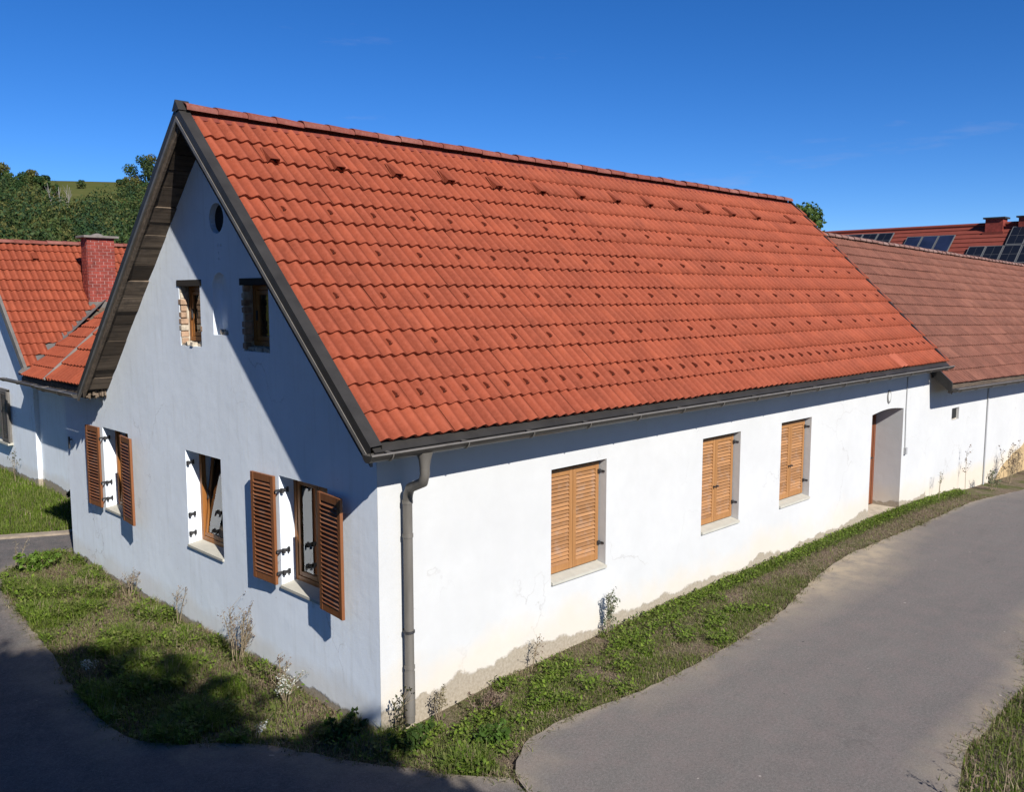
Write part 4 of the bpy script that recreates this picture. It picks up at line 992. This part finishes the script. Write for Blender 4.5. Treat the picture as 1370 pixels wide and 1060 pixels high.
x, y = polar(71.7, 258)
bt = thing('bare_tree', 'bare pale-stemmed tree standing in the hillside wood', 'tree', (x,y,gz(x,y))); mb = MB(); rr_ = random.Random(8)
b0 = Vector((x,y,gz(x,y)+0.5))
for k in range(7):
    a = rr_.uniform(0,6.28); p = b0+Vector((math.cos(a)*1.8, math.sin(a)*1.8, 4)); q = p+Vector((math.cos(a)*1.6+rr_.gauss(0,.5), math.sin(a)*1.6, 5.2+rr_.uniform(0,2)))
    mb.tube([b0+Vector((math.cos(a)*0.8,math.sin(a)*0.8,0)), p, q], [0.17,0.13,0.05], 5)
    for j in range(3):
        s_ = p.lerp(q, rr_.uniform(0.3,0.8)); mb.tube([s_, s_+Vector((rr_.gauss(0,.8),rr_.gauss(0,.8),1.8))], [0.08,0.03], 4)
part('trunk', mb, M['palebark'], bt)

# ---- grass, weeds
def in_poly(x, y, poly):
    c = False; j = len(poly)-1
    for i in range(len(poly)):
        if ((poly[i][1] > y) != (poly[j][1] > y)) and (x < (poly[j][0]-poly[i][0])*(y-poly[i][1])/(poly[j][1]-poly[i][1]+1e-12)+poly[i][0]): c = not c
        j = i
    return c
def scatter(poly, n, seed, dens=None):
    r = np.random.default_rng(seed); xs = [p[0] for p in poly]; ys = [p[1] for p in poly]
    px, py = np.array(xs), np.array(ys); out = []
    while sum(len(o) for o in out) < n:
        P = np.stack([r.uniform(min(xs),max(xs),20000), r.uniform(min(ys),max(ys),20000)], 1)
        c = np.zeros(len(P), bool); j = len(px)-1
        for i in range(len(px)):
            t = ((py[i] > P[:,1]) != (py[j] > P[:,1])) & (P[:,0] < (px[j]-px[i])*(P[:,1]-py[i])/(py[j]-py[i]+1e-12)+px[i]); c ^= t; j = i
        P = P[c]
        if dens is not None: P = P[r.random(len(P)) < dens(P[:,0], P[:,1])]
        out.append(P)
    return np.concatenate(out)[:n]
def vnoise(x, y, s, seed=0):
    x = x*s+seed*17.3; y = y*s+seed*9.1
    return 0.5+0.25*np.sin(x*1.9+1.3*np.sin(y*1.7+0.5))+0.25*np.sin(y*2.3-0.7+1.6*np.sin(x*1.3+seed))
gzv = np.vectorize(gz)
def blades(P, h, w, col, seed, lean=0.5):
    """two-piece bent blades"""
    r = np.random.default_rng(seed); n = len(P); z = gzv(P[:,0], P[:,1])-0.015
    B = np.stack([P[:,0], P[:,1], z], 1); a = r.uniform(0, 2*np.pi, n)
    side = np.stack([np.cos(a), np.sin(a), np.zeros(n)], 1); fwd = np.stack([-np.sin(a), np.cos(a), np.zeros(n)], 1)
    L = (r.uniform(0.1,1,n)*lean)[:,None]; H = np.asarray(h).reshape(-1,1); W = np.asarray(w).reshape(-1,1); up = np.array([0,0,1.0])
    m_ = B+up*H*0.55+fwd*H*L*0.3; t = B+up*H*(1-0.35*L)+fwd*H*L
    q1 = np.stack([B-side*W, B+side*W, m_+side*W*0.8, m_-side*W*0.8], 1); q2 = np.stack([m_-side*W*0.8, m_+side*W*0.8, t+side*W*0.15, t-side*W*0.15], 1)
    return np.concatenate([q1, q2]), np.concatenate([col, col])
def leaflets(P, h, size, col, seed):
    """broad leaves lying open near the ground"""
    r = np.random.default_rng(seed); n = len(P); z = gzv(P[:,0], P[:,1])
    B = np.stack([P[:,0], P[:,1], z+h*r.random(n)], 1); a = r.uniform(0, 2*np.pi, n)
    tilt = r.uniform(-0.2,0.9,n); f = np.stack([np.cos(a), np.sin(a), tilt], 1); sd = np.stack([-np.sin(a), np.cos(a), r.uniform(-0.4,0.4,n)], 1)
    S = (size*r.uniform(0.5,1.5,n))[:,None]
    return np.stack([B, B+f*S*0.5+sd*S*0.34, B+f*S, B+f*S*0.5-sd*S*0.34], 1), col
def palette(n, cols, r, var=0.3): 
    c = np.asarray(cols)[r.integers(0, len(cols), n)]; return c*r.uniform(1-var,1+var,(n,1))
FRESH = [(0.115,0.172,0.020),(0.145,0.200,0.026),(0.090,0.145,0.017)]; DULL = [(0.115,0.142,0.032),(0.145,0.155,0.044),(0.092,0.112,0.028)]
DRY = [(0.26,0.205,0.125),(0.20,0.15,0.095),(0.30,0.25,0.16),(0.16,0.115,0.08)]
def stuff(name, quads, label, cat, m='grass'):
    V = np.concatenate([q[0] for q in quads]); C_ = np.concatenate([q[1] for q in quads])
    o = bpy.data.objects.new(name, np_mesh(name, V, C_, M[m])); link(o, None, (0,0,0)); return tag(o, label, cat, kind='stuff')
rg = np.random.default_rng(3)
def mixed(P, seed, fresh_p, dry_p):
    n = len(P); r = np.random.default_rng(seed); u = r.random(n)
    f = palette(n, FRESH, r); d = palette(n, DULL, r); y = palette(n, DRY, r)
    fp = fresh_p(P[:,0], P[:,1]); dp2 = dry_p(P[:,0], P[:,1])
    return np.where((u < fp)[:,None], f, np.where((u < fp+dp2)[:,None], y, d))
# verge along the gable
VP = [tuple(p) for p in VO[:-4]] + [(-0.02,9.1),(-0.02,0.0),(0.3,-0.25),(0.5,-0.9)]
def clumps(n, seed, xr, yr, rr0, rr1):
    r = np.random.default_rng(seed); return np.stack([r.uniform(*xr,n), r.uniform(*yr,n), r.uniform(rr0,rr1,n)], 1)
def cfield(x, y, cl):
    f = np.zeros_like(x)
    for cx, cy, cr in cl: f = np.maximum(f, 1-((x-cx)**2+(y-cy)**2)/cr**2)
    return np.clip(f, 0, 1)
CLG = clumps(66, 5, (-1.9,0.4), (-1.2,9.1), 0.16, 0.48)             # green clumps
CLD = clumps(40, 6, (-1.7,0.2), (-0.5,9.1), 0.18, 0.55)             # dry, matted patches
Pg = scatter(VP, 64000, 1, lambda x, y: np.clip(0.22+0.8*cfield(x,y,CLG)+0.25*vnoise(x,y,2.1,1), 0, 1))
fp = lambda x, y: np.clip(0.28+0.70*cfield(x,y,CLG)-0.4*cfield(x,y,CLD), 0.03, 0.9)
dp3 = lambda x, y: np.clip(0.06+0.55*cfield(x,y,CLD)+0.45*np.exp(-((x+0.3)/0.35)**2)-0.4*cfield(x,y,CLG), 0.05, 0.85)
hg = rg.uniform(0.03,0.12,len(Pg))*(0.6+1.3*cfield(Pg[:,0],Pg[:,1],CLG)+0.6*rg.random(len(Pg))**4)
q1 = blades(Pg, hg, np.full(len(Pg),0.0042), mixed(Pg,1,fp,dp3), 1, 1.0)
Pl = scatter(VP, 15000, 2, lambda x, y: np.clip(cfield(x,y,CLG)*1.3*(vnoise(x,y,3.1,2) > 0.45)+0.03, 0, 1))
q2 = leaflets(Pl, 0.12, 0.042, palette(len(Pl), FRESH+DULL, rg), 2)
Pt = scatter(VP, 18000, 12, lambda x, y: np.clip(0.06+cfield(x,y,CLD)+0.6*np.exp(-((x+0.25)/0.3)**2), 0, 1))   # flat thatch
q2b = blades(Pt, rg.uniform(0.012,0.05,len(Pt)), np.full(len(Pt),0.004), palette(len(Pt), DRY, rg), 13, 3.0)
stuff('verge_grass', [q1, q2, q2b], 'rough mixed grass and weeds on the verge along the gable wall', 'grass')
# verge along the street
SP = [(0.1,-0.02),(16.5,-0.02),(16.5,-0.85)] + [tuple(p) for p in reversed(RL) if p[0] < 16.4 and p[1] > -2.2]
CLS = clumps(40, 15, (0.3,6.0), (-1.3,-0.1), 0.10, 0.30); CLM = clumps(48, 16, (0.8,7.5), (-1.45,-0.6), 0.15, 0.45)
wallband = lambda x, y: np.exp(-((y+0.10)/0.15)**2)*(x > 3.4)*np.clip((x-3.2)/2.0, 0.3, 1)
midband = lambda x, y: np.exp(-((y+0.60-0.05*x)/0.12)**2)*(x < 4.8)
def sd_d(x, y):
    return np.clip(0.05+0.95*wallband(x,y)+0.5*midband(x,y)*vnoise(x,y,3.0,4)+0.8*cfield(x,y,CLS)+0.55*cfield(x,y,CLM), 0.02, 1)
Ps = scatter(SP, 56000, 4, sd_d)
fps = lambda x, y: np.clip(0.1+0.9*wallband(x,y)+0.6*midband(x,y)+0.6*cfield(x,y,CLS)+0.35*cfield(x,y,CLM), 0.03, 0.95)
dps = lambda x, y: np.clip(0.45-0.6*wallband(x,y)-0.4*midband(x,y)-0.3*cfield(x,y,CLM), 0.03, 0.8)
q3 = blades(Ps, rg.uniform(0.02,0.075,len(Ps))*(0.9+0.8*wallband(Ps[:,0],Ps[:,1])), np.full(len(Ps),0.0038), mixed(Ps,5,fps,dps), 5, 1.2)
def band(x, y): return np.clip(0.9*wallband(x,y)*(0.35+0.8*vnoise(x,y,2.6,13))+0.9*midband(x,y)*(vnoise(x,y,2.9,6) > 0.5)+0.8*cfield(x,y,CLS)*(vnoise(x,y,5.0,3) > 0.5), 0, 1)
Pb = scatter(SP, 17000, 6, band)
q4 = leaflets(Pb, 0.08, 0.033, palette(len(Pb), FRESH+FRESH+DULL, rg), 6)
Pth = scatter(SP, 24000, 17, lambda x, y: np.clip(0.35+0.5*vnoise(x,y,1.9,8)-0.8*wallband(x,y), 0, 1))
q4b = blades(Pth, rg.uniform(0.008,0.04,len(Pth)), np.full(len(Pth),0.0035), palette(len(Pth), DRY+[(0.24,0.17,0.13)], rg), 18, 3.0)
stuff('street_verge_plants', [q3, q4, q4b], 'green weeds and dry grass in the strip between the street wall and the road', 'ground cover')
# tufts that lap over the tarmac edges
def along(L, n, seed, sd, xmax):
    r = np.random.default_rng(seed); A = np.array([tuple(p) for p in L if -3 < p[0] < xmax]); cen = r.integers(0, len(A), n//28+1)
    return A[np.repeat(cen, 28)[:n]] + r.normal(size=(n,2))*sd
q7 = []
for L, n, sd_, xm, sdv in ((VO, 5200, 0.055, 0.4, 61), (RL, 5200, 0.045, 15, 62), (RR, 3800, 0.07, 9, 63)):
    Pe = along(L, n, sdv, sd_, xm); u = rg.random(n) < 0.45
    q7.append(blades(Pe, rg.uniform(0.02,0.11,n), np.full(n,0.004), np.where(u[:,None], palette(n, DULL, rg), palette(n, DRY, rg)), sdv, 1.5))
stuff('edge_tufts', q7, 'ragged grass tufts lapping over the tarmac edges', 'grass')
# yard lawn in front of the wing
YP = [(1.55,10.85),(0.5,10.9),(-0.7,11.6),(-2,12.35),(-3.6,13.1),(-3.6,21),(1.5,21),(1.6,15.8)]
Py = scatter(YP, 42000, 7)
q5 = blades(Py, rg.uniform(0.06,0.2,len(Py)), np.full(len(Py),0.0065), mixed(Py,7,lambda x,y: np.clip(0.5+0.5*vnoise(x,y,1.1,3),0,1),lambda x,y: np.full_like(x,0.04)), 7, 0.8)
stuff('lawn', [q5], 'bright green lawn in the yard before the low wing', 'grass')
# grass at the right corner of the picture, across the road
CP = [tuple(p) for p in RR if 1.0 < p[0] < 9.5] + [(1.0,-7.5),(4.5,-7.0),(9.5,-6.0)]
Pc = scatter(CP, 26000, 8)
dr_ = np.array([dist_line(a, b, RR) for a, b in Pc])
q6 = blades(Pc, rg.uniform(0.05,0.22,len(Pc))*np.clip(0.5+dr_,0.5,1.3), np.full(len(Pc),0.0045), mixed(Pc,8,lambda x,y: np.clip(0.15+0.7*vnoise(x,y,1.6,3),0,1),lambda x,y: np.full_like(x,0.16)), 8, 0.9)
stuff('roadside_grass', [q6], 'rough grass at the lower right corner across the road', 'grass')

def weed(name, label, base, h, seed, cols, nstem=1, spread=0.1, leafn=60, leafs=0.02, branch=6, m='stalk', top_bias=0.5, cat='weed', lean=0.0):
    base = Vector((base[0], base[1], gz(base[0], base[1])-0.01)); t = thing(name, label, cat, base); r = random.Random(seed); mb = MB(); cs = []
    for k in range(nstem):
        a = r.uniform(0,6.28); b = base+Vector((math.cos(a),math.sin(a),0))*spread*0.25*r.random()
        hh = h*r.uniform(0.65,1.0) if nstem > 1 else h
        tip = b+Vector((math.cos(a)*spread*r.random()+lean*h, math.sin(a)*spread*r.random()*0.5-0.04, hh)); mid = b.lerp(tip,0.5)+Vector((r.gauss(0,.02),r.gauss(0,.01),0))
        mb.tube([b,mid,tip], [0.006,0.0045,0.002], 5, cap=False)
        for j in range(branch):
            f = top_bias+(1-top_bias)*r.random(); s_ = mid.lerp(tip,(f-0.5)*2) if f > 0.5 else b.lerp(mid,f*2)
            e = s_+Vector((r.gauss(0,1)*0.10*h+0.02, r.gauss(0,1)*0.05*h-0.02, r.uniform(0.06,0.22)*h)); mb.tube([s_,e], [0.0028,0.0012], 4, cap=False); cs += [s_.lerp(e,0.4), e, s_.lerp(e,0.75)]
        cs += [mid.lerp(tip,0.3), mid.lerp(tip,0.7), tip, mid]
    part('stem', mb, M[m], t)
    V, col = leaves([tuple(c) for c in cs], [0.03+0.02*h]*len(cs), leafn, leafs, cols, 1.0, seed)
    o = bpy.data.objects.new('foliage', np_mesh('foliage', V-np.array(base), col, M['grass'])); link(o, t, base); return t
GREY = [(0.12,0.14,0.08),(0.15,0.15,0.10),(0.10,0.12,0.06)]; BRN = [(0.16,0.11,0.08),(0.20,0.15,0.11),(0.12,0.08,0.06)]; WHITE = [(0.55,0.55,0.5),(0.45,0.45,0.38),(0.10,0.13,0.05)]
weed('tall_weed','slender grey-green weed below the nearest street window',(3.50,-0.14),0.60,1,GREY,3,0.07,420,0.016,10,top_bias=0.15)
weed('dry_weed','thin dry stalk against the street wall left of the grey-green weed',(2.08,-0.12),0.44,2,BRN,2,0.10,70,0.012,8)
weed('dry_weed','short dry tuft just right of the downpipe foot',(0.66,-0.14),0.36,3,[(0.26,0.22,0.14),(0.2,0.17,0.1)],4,0.08,160,0.016,5)
weed('bramble','dark dried bramble heap right of the downpipe',(1.02,-0.45),0.24,4,BRN,9,0.30,420,0.017,7,top_bias=0.1)
weed('climbing_vine','dark leafy vine climbing the corner left of the downpipe',(0.12,-0.10),0.50,5,[(0.03,0.035,0.012),(0.05,0.045,0.02)],4,0.10,190,0.018,8,top_bias=0.1)
weed('dry_bush','large bare brownish bush against the gable between two windows',(-0.16,2.72),0.80,6,BRN,14,0.32,520,0.012,9,top_bias=0.3)
weed('dry_weed','thin dry stalk by the gable under the middle window',(-0.14,4.44),0.58,7,BRN,3,0.12,60,0.012,7)
weed('dry_weed','low dry scrub by the gable under its leftmost window',(-0.14,6.1),0.46,8,BRN,6,0.22,120,0.012,7)
weed('dry_weed','short reddish dry stalks at the gable foot right of the big bush',(-0.14,1.75),0.42,9,BRN,5,0.16,120,0.013,6)
weed('flowering_weed','white-flowered weed clump at the gable foot near the corner',(-0.30,1.35),0.36,10,WHITE,9,0.22,420,0.012,7)
weed('flowering_weed','small white-flowered weed at the shaded left edge of the verge',(-1.62,3.62),0.26,11,WHITE,5,0.12,130,0.012,6)
weed('flowering_weed','tiny white-flowered weed low on the verge near the junction',(-0.95,0.80),0.20,12,WHITE,3,0.08,60,0.012,5)
weed('dry_weed','tall bare twiggy stalk against the barn wall near the small vent',(16.6,-0.2),0.95,13,BRN,1,0.12,50,0.02,9,top_bias=0.4)
weed('dry_weed','pale thin stalk by the barn wall right of the door',(14.9,-0.2),0.70,14,GREY,2,0.12,40,0.016,6)
weed('dry_bush','brown dried bush at the barn foot by the right edge of the picture',(19.2,-0.35),0.95,15,BRN,10,0.5,260,0.022,8,top_bias=0.2)
weed('dry_bush','arching brown dried stalks at the far right edge of the picture',(20.9,-0.5),1.0,16,BRN,8,0.6,240,0.022,8,top_bias=0.2,lean=0.15)
weed('dry_bush','grey-green scrub on the verge before the thin barn pipe',(17.6,-0.45),0.5,17,GREY,8,0.4,260,0.022,7,top_bias=0.1)
weed('sapling','small bare sapling beside the wall of the house at the left edge',(1.32,16.8),0.95,18,[(0.05,0.06,0.03)],2,0.25,60,0.02,12,top_bias=0.2)
weed('shrub','dark green shrub at the foot of the low wing by the lane',(1.25,12.3),0.62,19,[(0.018,0.032,0.010),(0.03,0.05,0.012)],10,0.30,900,0.035,7,top_bias=0.1)
weed('dry_weed','pale dead stalk at the far left end of the verge',(-0.9,8.9),0.5,20,[(0.3,0.26,0.2)],3,0.2,60,0.012,6)
weed('leafy_weed','glossy green leafy weed in the corner between downpipe and lane',(0.55,-0.98),0.16,21,[(0.045,0.085,0.012),(0.06,0.11,0.016)],12,0.26,520,0.032,5,top_bias=0.1)
weed('dry_weed','tall dry stalk in the roadside grass at the right edge, shading the road',(5.05,-4.86),0.52,22,BRN,2,0.12,60,0.014,7,top_bias=0.3)
weed('dry_weed','dry roadside stalk just below the lower right edge of the picture',(2.60,-4.78),0.50,23,BRN,1,0.06,40,0.014,7,top_bias=0.3)
weed('dry_weed','forked dry roadside stalk below the right corner of the picture',(2.88,-4.98),0.50,24,BRN,2,0.08,40,0.014,7,top_bias=0.3)
weed('leafy_weed','dark leafy weed clump at the gable foot beside the corner',(-0.30,0.25),0.22,25,[(0.03,0.055,0.012),(0.045,0.075,0.015)],12,0.28,620,0.034,6,top_bias=0.1)
weed('leafy_weed','low leafy weed clump in front of the downpipe foot',(0.02,-0.42),0.24,26,[(0.035,0.065,0.012),(0.05,0.085,0.015)],12,0.26,560,0.032,6,top_bias=0.1)
weed('leafy_weed','bright leafy weed at the upper left end of the verge by the lane',(-0.75,8.45),0.30,27,[(0.08,0.14,0.018),(0.10,0.165,0.022)],10,0.35,520,0.04,6,top_bias=0.1)
